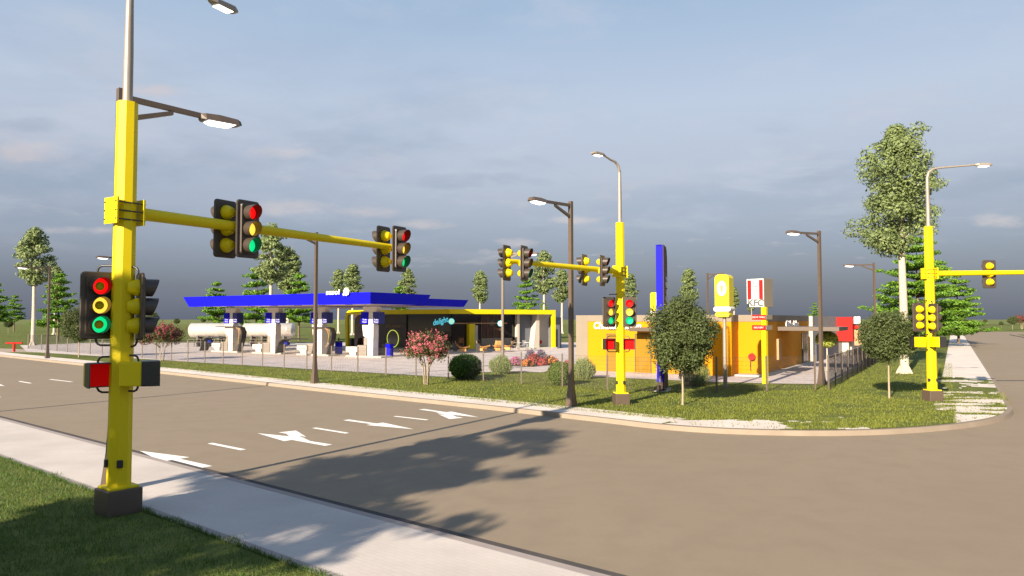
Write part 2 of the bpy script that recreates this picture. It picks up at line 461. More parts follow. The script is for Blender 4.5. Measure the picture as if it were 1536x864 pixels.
# ------------------------------------------------------------ foliage helpers
def leaf_arrays(C, Nrm, size, asp=.55, jit=.6):
    n = len(C)
    Nn = Nrm + rng.normal(0, jit, (n, 3)); Nn /= np.linalg.norm(Nn, axis=1)[:, None] + 1e-9
    Rv = rng.normal(0, 1, (n, 3)); T = np.cross(Nn, Rv); T /= np.linalg.norm(T, axis=1)[:, None] + 1e-9
    Bv = np.cross(Nn, T)
    s = size * rng.uniform(.6, 1.3, (n, 1))
    V = np.empty((n, 4, 3))
    V[:, 0] = C - T * s; V[:, 1] = C - Bv * s * asp; V[:, 2] = C + T * s; V[:, 3] = C + Bv * s * asp
    return V.reshape(-1, 3)
def quads_mesh(name, V, ms, k=4, parent=None, mi=None, smooth=False):
    n = len(V) // k
    me = bpy.data.meshes.new(name)
    me.vertices.add(n * k); me.vertices.foreach_set('co', np.ascontiguousarray(V, dtype=np.float32).ravel())
    me.loops.add(n * k); me.loops.foreach_set('vertex_index', np.arange(n * k, dtype=np.int32))
    me.polygons.add(n); me.polygons.foreach_set('loop_start', np.arange(0, n * k, k, dtype=np.int32))
    me.polygons.foreach_set('loop_total', np.full(n, k, dtype=np.int32))
    ms = ms if isinstance(ms, (list, tuple)) else [ms]
    for m in ms: me.materials.append(m)
    if mi is not None: me.polygons.foreach_set('material_index', mi.astype(np.int32))
    me.update(calc_edges=True)
    o = bpy.data.objects.new(name, me); COL.objects.link(o)
    if parent: o.parent = parent
    return o
def blob_leaves(centres, radii, per, size, flat=1.0, shell=.55, asp=.55, jit=.5):
    out = []
    for c, r in zip(centres, radii):
        n = max(4, int(per * (r ** 2)))
        d = rng.normal(0, 1, (n, 3)); d /= np.linalg.norm(d, axis=1)[:, None]
        rr = r * (shell + (1 - shell) * rng.random((n, 1)) ** .5) * (1 + .12 * rng.normal(0, 1, (n, 1)))
        p = d * rr; p[:, 2] *= flat
        nn = d.copy(); nn[:, 2] = nn[:, 2] / flat ** .5 + .25
        out.append(leaf_arrays(np.array(c) + p, nn, size, asp, jit))
    return np.concatenate(out)
def limb(mb, p0, p1, r0, r1, n=7, seg=4, wob=.08):
    p0, p1 = Vector(p0), Vector(p1); L_ = (p1 - p0).length
    pts = [p0.lerp(p1, i / seg) + (Vector((random.gauss(0, wob), random.gauss(0, wob), 0)) * L_ * .3 if 0 < i < seg else Vector()) for i in range(seg + 1)]
    mb.tube(pts, [r0 + (r1 - r0) * i / seg for i in range(seg + 1)], n)
    return pts

def gum_tree(name, h, cb, prof, label, cat, per=260, lsize=.15, nb=70, rbl=(.55, .95), group=None, seed=1, lean=0, flare=True, extra=False):
    """tall pale-trunk tree; prof = list of (height fraction of crown, radius, x offset)"""
    random.seed(seed)
    t = thing(name, label, cat, group=group)
    cen = []; rad = []
    for i in range(nb):
        f = (i + random.random()) / nb
        for (f0, r0, x0), (f1, r1, x1) in zip(prof, prof[1:]):
            if f0 <= f <= f1: break
        k = (f - f0) / (f1 - f0 + 1e-9); r = r0 + (r1 - r0) * k; xo = x0 + (x1 - x0) * k
        a = random.random() * 6.283; rb = random.uniform(*rbl) * (1 if r > .8 else .75)
        q = max(0, r - rb * .7) * random.random() ** .4
        cen.append((xo + q * math.cos(a), q * math.sin(a), cb + (h - cb) * f)); rad.append(rb)
    if extra:
        for x_, z_, r_ in ((-1.5, 13.9, .75), (-1.9, 13.4, .7), (-1.2, 14.3, .5), (.5, 14.6, .7), (.9, 15.1, .6), (1.15, 15.5, .5), (.2, 14.1, .7), (-2.1, 12.6, .7), (1.5, 15.3, .35), (-2.7, 8.9, .75), (-3.1, 9.3, .5)):
            cen.append((x_, random.uniform(-.5, .5), z_)); rad.append(r_)
    V = blob_leaves(cen, rad, per, lsize, flat=.6, shell=.72, jit=.45)
    quads_mesh('crown', V, L_gum, 4, t)
    tr = MB()
    r = h * .0155
    pts = [(0, 0, 0), (0, 0, .35), (.03, 0, h * .25), (-.02 + lean, 0, h * .5), (lean + .1, 0, h * .8), (lean, 0, h * .93)]
    tr.tube(pts, [r * 1.5 if flare else r * 1.2, r * 1.1, r, r * .8, r * .4, r * .12], 10)
    if flare:
        for k in range(5):
            a = k * 1.256 + .3; tr.tube([(r * .6 * math.cos(a), r * .6 * math.sin(a), .55), (r * 1.5 * math.cos(a), r * 1.5 * math.sin(a), .12), (r * 2.0 * math.cos(a), r * 2.0 * math.sin(a), -.05)], [r * .35, r * .4, r * .2], 6)
    for i in range(0, nb, 4):
        c = cen[i]; z0 = max(cb * .95, c[2] - random.uniform(.6, 1.8))
        limb(tr, (lean * .8, 0, z0), c, r * .28, r * .07, 5, 3)
    tr.build('trunk', BARKW, t)
    return t

def tier_tree(name, h, cb, rmax, label, cat, tiers=6, per=9, lsize=.17, group=None, seed=1, dens=170):
    dens *= 1.5; lsize *= .95
    """tree with flat horizontal tiers of bright leaves on brown limbs"""
    random.seed(seed)
    t = thing(name, label, cat, group=group)
    tr = MB(); r = h * .015
    tr.tube([(0, 0, 0), (.05, 0, h * .3), (-.04, .03, h * .6), (0, 0, h * .97)], [r * 1.3, r, r * .65, r * .12], 8)
    cen, rad = [], []
    for k in range(tiers):
        f = k / (tiers - 1); z = cb + (h - cb) * f ** .95
        rr = rmax * (1 - f ** 1.35 * .86) * random.uniform(.8, 1.06)
        nbr = max(3, int(per * (1 - .5 * f)))
        a0_ = random.random() * 6.28
        for j in range(nbr):
            a = a0_ + j * 6.283 / nbr + random.uniform(-.25, .25); L_ = rr * random.uniform(.62, 1.05)
            ze = z + random.uniform(-.75, .75) * (h / 10) * (1 - .6 * f) + .05 * L_
            e = (L_ * math.cos(a), L_ * math.sin(a), ze)
            if k < tiers - 1: limb(tr, (0, 0, z - .12 * L_), e, r * .3, r * .06, 5, 3, .06)
            st = max(2, int(L_ / .75 + .5))
            for s in range(1 if L_ > 1 else 0, st + 1):
                q = (s + random.uniform(-.3, .3)) / st
                if q < .22: continue
                b = random.uniform(.55, .95) * (h / 10) ** .5 * (1.08 - .3 * q)
                cen.append((e[0] * q + random.gauss(0, .12), e[1] * q + random.gauss(0, .12), (z - .12 * L_) * (1 - q) + ze * q + .1)); rad.append(b)
    cen.append((0, 0, h * .97)); rad.append(.4 * h / 10)
    V = blob_leaves(cen, rad, dens, lsize, flat=.36, shell=.3, jit=.55)
    quads_mesh('crown', V, L_lay, 4, t); tr.build('trunk', BARKB, t)
    return t

def round_tree(name, h, zb, r, label, cat, n=12000, lsize=.07, leaf=None, trunk_r=.045, group=None, seed=1, zf=1.0):
    random.seed(seed)
    t = thing(name, label, cat, group=group)
    cz = (h + zb) / 2; rz = (h - zb) / 2
    cen, rad = [], []
    for i in range(95):
        d = Vector((random.gauss(0, 1), random.gauss(0, 1), random.gauss(0, 1))).normalized() * random.random() ** .33
        cen.append((d.x * r * .74, d.y * r * .74, cz + d.z * rz * .78)); rad.append(random.uniform(.2, .36) * r)
    tot = sum(a * a for a in rad)
    V = blob_leaves(cen, rad, n / tot, lsize, shell=.3, jit=1.0, asp=.45)
    quads_mesh('crown', V, leaf or L_round, 4, t)
    tr = MB(); tr.tube([(0, 0, 0), (.02, .01, zb * .5), (0, 0, zb + .2), (0, .03, cz)], [trunk_r * 1.25, trunk_r, trunk_r * .85, trunk_r * .4], 8)
    for i in range(0, 95, 5): limb(tr, (0, 0, zb + random.random() * .5), cen[i], trunk_r * .4, trunk_r * .1, 5, 3)
    tr.build('trunk', BARKT, t)
    return t

def myrtle(name, h, zb, r, label, cat, group=None, seed=3, pink=None, n=5200, ls=.06):
    random.seed(seed)
    t = thing(name, label, cat, group=group)
    tr = MB(); cen, rad = [], []
    for k in range(7):
        a = k * .9; rr = r * .22
        b0 = (rr * .35 * math.cos(a), rr * .35 * math.sin(a), 0)
        b1 = (rr * .6 * math.cos(a), rr * .6 * math.sin(a), zb * .8)
        tr.tube([b0, b1], [.028 * h / 3, .022 * h / 3], 6)
        for j in range(3):
            a2 = a + random.uniform(-.6, .6); q = r * random.uniform(.35, .8)
            e = (q * math.cos(a2), q * math.sin(a2), zb + (h - zb) * random.uniform(.25, .6))
            limb(tr, b1, e, .02 * h / 3, .007, 5, 3)
    for i in range(80):
        a = random.random() * 6.28; q = r * math.sqrt(random.random()) * .86; f = math.sqrt(max(0, 1 - (q / r) ** 2))
        cen.append((q * math.cos(a), q * math.sin(a), zb + (h - zb) * (.12 + random.random() * .72 * (.25 + .75 * f)))); rad.append(random.uniform(.13, .22) * r)
    tot = sum(x * x for x in rad)
    V1 = blob_leaves(cen, rad, n / tot, ls, shell=.3, jit=1)
    quads_mesh('foliage', V1, L_myr, 4, t)
    # blossom panicles: small upright cones of petals
    pts = []
    for i in range(230):
        c = random.choice(cen); d = Vector((random.gauss(0, 1), random.gauss(0, 1), random.gauss(.2, .8))).normalized()
        base = Vector(c) + d * r * .17; ax = (d * .5 + Vector((0, 0, .5))).normalized()
        for s in range(16):
            q = s / 16; pts.append(base + ax * q * r * .2 + Vector((random.gauss(0, 1), random.gauss(0, 1), random.gauss(0, 1))) * r * .035 * (1.1 - q))
    P_ = np.array([tuple(p) for p in pts])
    V2 = leaf_arrays(P_, P_ - np.array([0, 0, zb]), ls * .72, .8, 1.0)
    quads_mesh('blossom', V2, pink or L_pink, 4, t)
    tr.build('trunk', BARKT, t)
    return t

def dense_bush(name, r, h, label, leaf, n=7000, ls=.045, group=None, seed=1):
    random.seed(seed)
    t = thing(name, label, 'bush', group=group)
    core = MB()
    rings = []
    for k in range(9):
        f = k / 8; a = f * math.pi; rings.append([(r * .86 * math.sin(max(a, .02)) * math.cos(j * .5236), r * .86 * math.sin(max(a, .02)) * math.sin(j * .5236), max(.02, h / 2 - h * .47 * math.cos(a))) for j in range(12)])
    core.loft(rings, True, True)
    core.build('branches', L_dark, t)
    d = rng.normal(0, 1, (n, 3)); d /= np.linalg.norm(d, axis=1)[:, None]
    lump = np.array([mnoise.noise(Vector(p) * 3.3 + Vector((seed, 0, 0))) for p in d])[:, None]
    p = d * (1 + .10 * lump + .05 * rng.normal(0, 1, (n, 1))) * np.array([r, r, h * .5]); p[:, 2] += h * .5
    V = leaf_arrays(p, d, ls, .6, .8)
    V[:, 2] = np.maximum(V[:, 2], .005)
    quads_mesh('foliage', V, leaf, 4, t)
    return t
def cone_bush(name, r, h, label, n=420, group=None, seed=1):
    """feathery conifer shrub: upright sprays"""
    random.seed(seed)
    t = thing(name, label, 'bush', group=group); pts, nr = [], []
    st = MB()
    for i in range(n):
        a = random.random() * 6.28; q = math.sqrt(random.random()); el = 1 - q * .75
        d = Vector((math.cos(a) * q * 1.0, math.sin(a) * q * 1.0, .55 + el)).normalized()
        L_ = h * (1 - .42 * q ** 2) * random.uniform(.85, 1.05)
        base = Vector((math.cos(a) * q * r * .55, math.sin(a) * q * r * .55, 0))
        tipx = Vector((math.cos(a) * q * r * 1.0, math.sin(a) * q * r * 1.0, L_))
        mid = base.lerp(tipx, .5) + Vector((math.cos(a), math.sin(a), 0)) * q * r * .28
        if i % 12 == 0: st.tube([base, mid, tipx], [.012, .009, .003], 4)
        for s in range(24):
            f = .08 + .92 * s / 24
            c = base.lerp(mid, f * 2) if f < .5 else mid.lerp(tipx, f * 2 - 1)
            pts.append(c + Vector((random.gauss(0, 1), random.gauss(0, 1), random.gauss(0, 1))) * .022 * (1.3 - f)); nr.append(d)
    V = leaf_arrays(np.array([tuple(p) for p in pts]), np.array([tuple(p) for p in nr]) * .3, .032, .45, 1)
    V[:, 2] = np.maximum(V[:, 2], .005)
    quads_mesh('foliage', V, L_con, 4, t); st.build('stem', BARKT, t)
    return t

def place(t, p, s=1.0, rz=0.0, label=None, group=None, sz=None):
    t.location = (p[0], p[1], .146); t.scale = (s, s, sz or s); t.rotation_euler = (0, 0, rz)
    if label: t['label'] = label
    if group: t['group'] = group
    return t

# ------------------------------------------------------------ trees
prof_big = [(0, .7, -.6), (.08, 1.9, -.7), (.2, 2.4, -.3), (.32, 2.4, .1), (.45, 2.5, .2), (.6, 2.4, -.1), (.70, 2.2, -.35), (.80, 1.7, -.2), (.88, .7, -.3), (1.0, .2, -.2)]
big = gum_tree('gum_tree', 15.5, 7.7, prof_big, 'tallest tree in view with white trunk and pale crown, behind the right round olive tree', 'tree', per=360, lsize=.095, nb=125, rbl=(.42, 1.0), seed=4, extra=True)
place(big, B(1357, 560), 1.0, 0)
prof = [(0, .6, 0), (.12, 2.2, 0), (.35, 2.6, .1), (.6, 2.2, 0), (.82, 1.5, -.1), (1, .4, 0)]
gA = gum_tree('gum_tree', 15, 8.0, prof, 'white-trunked tree with pale oval crown above the far left street lamp', 'tree', per=120, lsize=.2, nb=80, seed=11, group='pale gum trees behind the filling station')
prof2 = [(0, .4, .3), (.15, 1.8, .2), (.4, 1.9, -.1), (.7, 1.7, .2), (.9, 1.1, 0), (1, .4, .1)]
gB = gum_tree('gum_tree', 15, 7.5, prof2, 'slim', 'tree', per=120, lsize=.2, nb=70, seed=21, group='pale gum trees behind the filling station')
place(gA, B(49, 518), 1.0, .4)
def top_at(px, pytop, h, Y=None):    # spot whose tree of height h tops out at pytop
    Y = (h + .15 - H) * F / (479 - pytop)
    return ((px - 768) / F * Y, Y)
GG = 'pale gum trees behind the filling station'
for src, px, py, rz, lab, sx in (
    (gA, 406, 338, 2.1, 'taller of the two touching pale gums behind the blue canopy', 1),
    (gB, 432, 374, 1.1, 'shorter gum tree touching the right side of the taller one above the blue canopy', 1.25),
    (gB, 508, 405, 3.0, 'left tree of the small pair of pale gums above the white canopy lettering', 1.1),
    (gB, 529, 397, 4.4, 'right, slightly taller tree of the small pair of pale gums above the white canopy lettering', 1.15),
    (gA, 612, 404, 5.0, 'pale gum tree just below the far end signal heads of the near mast arm', 1),
    (gB, 720, 407, .6, 'pale gum tree standing alone in the gap above the shop roof', 1.15),
    (gA, 816, 378, 3.6, 'pale gum tree directly behind the mast arm of the second signal', .95),
    (gB, 843, 405, 2.6, 'pale gum tree half hidden behind the tall bronze street lamp by the kerb', 1.2),
    (gB, 945, 411, 3.9, 'pale gum tree right behind the second yellow signal pole', 1.2),
    (gB, 1033, 404, 5.2, 'pale gum tree between the tall blue pylon and the yellow sign', 1.2),
    (gB, 1101, 431, 1.9, 'pale gum tree mostly hidden behind the yellow pole sign', 1.2),
    (gB, 1127, 446, 2.8, 'small pale gum tree peeping out left of the red striped sign', 1.2)):
    c_ = copy_tree(src); place(c_, top_at(px, py, 15), 1, rz, lab, GG); c_.scale = (sx, sx, 1)
gB2 = gB; place(gB2, (B(81, 502).x, B(81, 502).y), 1, .9, 'far gum tree whose white trunk shows below the tiered green tree on the far left', GG)

tA = tier_tree('tiered_tree', 10, 2.6, 3.6, 't', 'tree', tiers=8, per=9, lsize=.17, seed=5, dens=110, group='green tiered trees behind the site')
tB = tier_tree('tiered_tree', 10, 3.4, 3.3, 't', 'tree', tiers=7, per=9, lsize=.17, seed=9, dens=110, group='green tiered trees behind the site')
TG = 'green tiered trees behind the site'
first = {}
for src, px, py, rz, lab, s in (
    (tA, 88, 413, 0, 'bright green tiered tree just right of the far left street lamp', 1),
    (tB, 22, 445, 1, 'small bright green tiered tree at the left edge of the frame', .95),
    (tB, -6, 428, 2, 'tiered tree cut off by the left edge of the photo', 1),
    (tB, 325, 426, 3, 'tiered green tree above the left end of the blue canopy', 1),
    (tA, 385, 405, 1.5, 'tiered green tree in front of the touching pair of gums above the blue canopy', 1),
    (tB, 449, 415, 4.1, 'tiered green tree directly left of the bronze lamp post over the blue canopy', 1),
    (tA, 598, 432, 5.3, 'small tiered green tree above the right end of the blue canopy', 1),
    (tA, 790, 421, 2.4, 'broad tiered green tree above the shop roof', 1),
    (tB, 815, 452, .4, 'low tiered green tree over the right end of the shop roof', 1.1),
    (tB, 1222, 456, .9, 'dark green tree showing over the restaurant roof behind the right bronze street lamp', 1)):
    if src not in first: c_ = src; first[src] = 1; todo = c_
    else: c_ = copy_tree(src)
    place(c_, top_at(px, py, 10 * s), s, rz, lab, TG)
TL = tier_tree('tiered_tree', 13.2, 2.0, 7.6, 'largest tiered green tree, spreading behind the third signal pole and the tall gum', 'tree', tiers=11, per=13, lsize=.17, seed=14, dens=95)
place(TL, (B(1378, 519.5).x, B(1378, 519.5).y))
TS = tier_tree('tiered_tree', 9.6, 1.8, 3.9, 'lower tiered green tree at the right side of the largest one, over the side road', 'tree', tiers=9, per=10, lsize=.17, seed=15, dens=110)
place(TS, (B(1438, 515).x - 0, B(1438, 515).y))
gT = copy_tree(gA); place(gT, (B(1418, 498).x, B(1418, 498).y), .8, 1, 'pale-trunked gum tree at the far end of the side road, behind the tiered trees', GG); gT.scale = (.5, .5, .45)

# shade trees behind the camera, on the near verge
TN = tier_tree('tiered_tree', 10.6, 4.6, 4.2, 'spreading tree on the near verge whose shadow falls across the pavement and road', 'tree', tiers=6, per=10, lsize=.19, seed=31, dens=85)
place(TN, (-13.2, -1.0))
TN2 = tier_tree('tiered_tree', 8.9, 2.2, 2.7, 'lower tree on the near verge shading the foreground lawn', 'tree', tiers=7, per=8, lsize=.19, seed=37, dens=70)
place(TN2, (-13.8, .7))

rt = round_tree('olive_tree', 4.55, 1.15, 1.55, 'round-headed dark olive tree on the lawn between the blue pylon and yellow sign', 'tree', n=38000, lsize=.055, seed=2, trunk_r=.04)
place(rt, B(1024, 607), 1, .3)
rt2 = round_tree('olive_tree', 3.9, 1.35, 1.32, 'round-headed dark olive tree on the lawn left of the third signal pole', 'tree', n=30000, lsize=.053, seed=6, trunk_r=.038)
place(rt2, B(1334, 597.5), 1, .8)
rt3 = copy_tree(rt); place(rt3, B(118, 536), 1.06, 2, 'round-headed dark olive tree behind the fence left of the nearest signal pole')
mA = myrtle('flowering_tree', 2.95, 1.15, 1.36, 'small tree full of pink blossom on the lawn in front of the fence', 'tree', seed=3, n=3600, ls=.055)
place(mA, B(639, 577), 1, 0)
mB = myrtle('flowering_tree', 3.1, 1.3, 1.75, 'dark pink blossom tree by the fence just right of the nearest signal heads', 'tree', seed=8, pink=L_red, n=4200, ls=.07)
place(mB, B(243, 541), 1, 0)
for px, py, s, lab in ((88, 497, 1.5, 'far small red-blossom tree beside the far left lamp post'), (1424, 503, 1.6, 'dark red shrubby tree behind the third signal pole'),
                      (560, 500, 1.5, 'far dark red tree seen under the blue canopy'), (200, 497, 1.3, 'far red tree beyond the fence behind the nearest signal heads'),
                      (1533, 494, 1.6, 'far red tree at the right edge of the photo'), (1390, 505, 1.0, 'dark red shrub left of the third signal pole')):
    c_ = copy_tree(mB); place(c_, B(px, py), s, px, lab)
    c_['group'] = 'far red blossom trees'
for i, (px, py, s, lab) in enumerate(((1445, 497, 1.0, 'round tree on the far grass just right of the tiered trees'), (1519, 495, 1.15, 'round tree on the far grass near the right edge'),
                      (1502, 492, .7, 'small round tree on the far grass left of the one near the right edge'), (228, 496, 1.5, 'round green tree far behind the pink blossom tree'),
                      (12, 500, .9, 'lone small bush-like tree on the far grass at the left'), (265, 492, 1.0, 'far round tree left of the canopy tip'), (305, 489, 1.2, 'far round tree under the canopy tip'),
                      (470, 488, 1.1, 'far round tree seen between the canopy columns'), (1478, 488, .9, 'far tree at the left of the right-hand far group'), (1427, 489, 1.3, 'far tree behind the tiered trees'))):
    c_ = copy_tree(rt2); place(c_, B(px, py), s, i * 1.3, lab, 'small round trees on the far grass')

b1 = dense_bush('bush', .86, 1.36, 'large dark green clipped ball bush at the fence right of the pink blossom tree', L_dark, 9000, .05, seed=1); place(b1, B(698, 568.5))
b2 = dense_bush('bush', .62, 1.16, 'smaller clipped ball bush left of the tall street lamp', L_mid, 7000, .042, seed=4); place(b2, B(841, 577.5))
c1 = cone_bush('conifer_bush', .72, 1.28, 'feathery pale green conifer bush between the two ball bushes', seed=2); place(c1, B(751, 561))
c2_ = cone_bush('conifer_bush', .66, 1.30, 'feathery pale green conifer bush right of the tall street lamp', seed=3); place(c2_, B(876, 568))
c3 = cone_bush('conifer_bush', .76, 1.4, 'feathery conifer bush behind the round olive tree near the blue pylon', seed=5); place(c3, B(1042, 578))
tp = thing('topiary_tree', 'lollipop topiary with a lime green ball on a thin pale stem beside the restaurant lane', 'tree')
V = leaf_arrays(*(lambda d: (d * np.array([.62, .62, .48]) * (1 + .06 * rng.normal(0, 1, (3500, 1))) + np.array([0, 0, 2.05]), d))((lambda d: d / np.linalg.norm(d, axis=1)[:, None])(rng.normal(0, 1, (3500, 3)))), .07, .6, .7)
quads_mesh('crown', V, L_lime, 4, tp)
m = MB(); m.tube([(0, 0, 0), (.01, 0, 1.0), (0, 0, 2.0)], [.06, .05, .04], 8); m.build('trunk', BARKW, tp); place(tp, (B(1241, 556).x, B(1241, 556).y))

# flower bed
bed = [B(762, 549.5), B(800, 550.5), B(834, 547), B(838, 541), B(800, 538), B(764, 540)]
struct('flower_bed_soil', flat([(p.x, p.y) for p in bed], .16), M_soil)
def flower(px, py, r, h, leaf, petal, lab, seed):
    t = thing('flower_clump', lab, 'flowers', group='flower clumps in the bed before the shop')
    n = 900; d = rng.normal(0, 1, (n, 3)); d[:, 2] = abs(d[:, 2]); d /= np.linalg.norm(d, axis=1)[:, None]
    p = d * rng.uniform(.4, 1, (n, 1)) * np.array([r, r, h]); quads_mesh('leaves', leaf_arrays(p, d, .055, .4, .8), leaf, 4, t)
    d = d[:520]; p = d * rng.uniform(.85, 1.1, (520, 1)) * np.array([r, r, h]) + np.array([0, 0, .03])
    quads_mesh('petals', leaf_arrays(p, d, .05, .8, .5), petal, 4, t)
    place(t, B(px, py))
flower(774, 547, .48, .55, L_mid, F_pink, 'clump of mauve-pink flowers at the left end of the flower bed', 1)
flower(791, 549, .42, .45, L_mid, F_orange, 'clump of orange flowers low in the left middle of the bed', 2)
flower(801, 545, .55, .7, L_dark, F_red, 'clump of dark red flowers in the middle of the bed', 3)
flower(813, 548, .42, .5, L_mid, F_red, 'low green and red clump right of the bed centre', 4)
flower(826, 546, .6, .6, L_dark, F_orange, 'large rust-orange flower clump at the right end of the bed', 5)
flower(796, 541, .5, .8, L_dark, F_purple, 'tall purple-grey clump at the back of the bed', 6)
flower(812, 540, .5, .8, L_dark, F_purple, 'tall purple-grey clump at the back right of the bed', 7)
flower(851, 555, .4, .6, L_mid, F_red, 'red flower clump behind the smaller ball bush', 8)

# ------------------------------------------------------------ grass blades
def blades(name, pts, hmin, hmax, w, m, label):
    n = len(pts); P = np.array(pts)
    a = rng.random(n) * 6.283; l = rng.uniform(.1, .8, n); a2 = rng.random(n) * 6.283
    h = rng.uniform(hmin, hmax, n)
    V = np.empty((n, 3, 3))
    dx = np.stack([np.cos(a) * w / 2, np.sin(a) * w / 2, np.zeros(n)], 1)
    V[:, 0] = P - dx; V[:, 1] = P + dx
    V[:, 2] = P + np.stack([np.cos(a2) * l * h, np.sin(a2) * l * h, h], 1)
    o = quads_mesh(name, V.reshape(-1, 3), m, 3)
    tag(o, label, 'grass', kind='stuff'); return o
KA = np.array([(p.x, p.y) for p in KC])
# near lawn (patchwise density)
pts = []
for _ in range(620000):
    u_ = random.random() ** .8 * 13.5; s_ = random.uniform(-4, 30)
    p = n0 + NN * (wn + .0 + u_) + dn * s_
    if p.y < 7.0 or p.x < -.76 * p.y - .3 or p.x > -.1: continue
    k = mnoise.noise(Vector((p.x * 2.2, p.y * 2.2, 0)))
    if random.random() < .62 + k * .7: pts.append((p.x, p.y, .145))
# frayed edge creeping over the edging
for _ in range(9000):
    s_ = random.uniform(-4, 28); p = n0 + NN * (wn - abs(random.gauss(0, .08)) * max(0, .4 + 1.3 * mnoise.noise(Vector((s_ * 1.8, 0, 0))))) + dn * s_
    pts.append((p.x, p.y, .15))
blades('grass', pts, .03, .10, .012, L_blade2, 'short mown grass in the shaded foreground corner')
pts = []
for _ in range(300000):
    i = random.randrange(20, len(KC) - 12)
    # rejection sample in picture space wedge of the corner lawn
    Y = 21.2 + random.random() ** 1.5 * 35; X = random.uniform(-.72, .70) * Y
    p = Vector((X, Y, 0)); q = 768 + X / Y * F; yy = 479 + 3.35 * F / Y
    inner = 553 + (q - 250) * .1005 if q < 760 else (604.5 + (q - 760) * .098 if q < 1010 else 1e9)
    if q < 1010 and yy > inner: continue
    if q > 1426 and yy < 640:
        if yy < 588: continue
    if q < 672 and yy < 541.5 + (q - 257) * .0595 + 1.0: continue
    if q >= 672 and q < 1243 and yy < np.interp(q, [672, 724, 775, 812, 846, 868, 874, 960, 1075, 1150, 1243], [567, 560, 559, 560, 553, 550, 566, 570, 575, 577, 578]): continue
    if q >= 1243 and q < 1345 and yy < 578 - (q - 1243) * .545: continue
    if q > 1010:
        # inside kerb?
        ky = np.interp(q, [1010, 1060, 1150, 1250, 1350, 1444, 1500, 1519], [638, 640, 643.5, 644.5, 641.5, 634, 625, 615])
        if yy > ky - 12:
            dd_ = (KA[:, 0] - X) ** 2 + (KA[:, 1] - Y) ** 2; j_ = int(dd_.argmin()); j_ = min(max(j_, 1), len(KA) - 2)
            tx, ty = KA[j_ + 1] - KA[j_ - 1]; nl = math.hypot(tx, ty)
            if (-(ty) * (X - KA[j_, 0]) + tx * (Y - KA[j_, 1])) / nl < .24: continue
        if q > 1491 and yy < 568 + (q - 1491) / .55: continue
        if yy > ky - 30 and bare(p) and random.random() > .05: continue
    k = mnoise.noise(Vector((X * .5, Y * 1.6, 5)))
    if random.random() < .60 + k * 1.0: pts.append((X, Y, .158 if q > 1010 and yy > ky - 30 else (.146 if yy < inner - 3 else .15)))
blades('grass', pts, .03, .085, .03, L_blade, 'sunlit green grass of the corner lawn between kerb and fence')

# ------------------------------------------------------------ fence
def fence(name, P, label, cat, H_=1.66, group=None):
    o = thing(name, label, cat, tuple(P[0][:2]) + (.146,), 0, group)
    b = Vector((P[0][0], P[0][1], 0))
    for p in P:
        q = Vector((p[0], p[1], 0)) - b
        m = MB(); m.box(q.x - .035, q.x + .035, q.y - .035, q.y + .035, 0, H_, .006); m.build('post', POST, o)
    for p, q in zip(P, P[1:]):
        p = Vector((p[0], p[1], 0)) - b; q = Vector((q[0], q[1], 0)) - b
        d = (q - p); L_ = d.length; d.normalize(); nn = Vector((-d.y, d.x, 0)) * .0028
        m = MB(); k = int(L_ / .062)
        for i in range(1, k):
            c = p + d * (L_ * i / k)
            m.add([c - d * .0028 - nn + Vector((0, 0, .06)), c + d * .0028 - nn + Vector((0, 0, .06)), c + nn + Vector((0, 0, .06)),
                   c - d * .0028 - nn + Vector((0, 0, H_ - .06)), c + d * .0028 - nn + Vector((0, 0, H_ - .06)), c + nn + Vector((0, 0, H_ - .06))],
                  [(0, 1, 4, 3), (1, 2, 5, 4), (2, 0, 3, 5)])
        for i in range(9):
            z = .07 + (H_ - .14) * i / 8; a = p + d * .035 + Vector((0, 0, z)); c = q - d * .035 + Vector((0, 0, z))
            m.tube([a + nn * 2, c + nn * 2], .0035, 3, False, False)
        m.build('wire_mesh', WIRE, o)
    return o
fpx = [(42, 523.5), (62, 525), (85, 527), (101, 528.5), (117, 530), (135, 531.3), (153, 532.6), (172, 534), (192, 535.6), (213, 537.2), (234, 539.3), (257, 540.8), (281.5, 542.2), (307, 544), (334.5, 546), (363, 548), (393.5, 550.2),
       (426, 552.5), (460, 555), (497, 557.5), (536.5, 560), (578.6, 562.7), (624, 565.5), (672.5, 568.6), (725, 572), (782, 576), (843.5, 580.5), (911, 585), (990, 588.5), (1075, 588.8), (1150, 586.6), (1223, 585)]
fence('wire_fence', [B(*p) for p in fpx], 'long low wire mesh fence with square bronze posts round the forecourt front', 'fence')
P0 = B(1243, 584.8); dirs = Vector((663, 1090, 0)).normalized()
fence('wire_fence', [P0 + dirs * 2.45 * i for i in range(17)], 'wire mesh fence running away beside the restaurant lane at the right', 'fence')

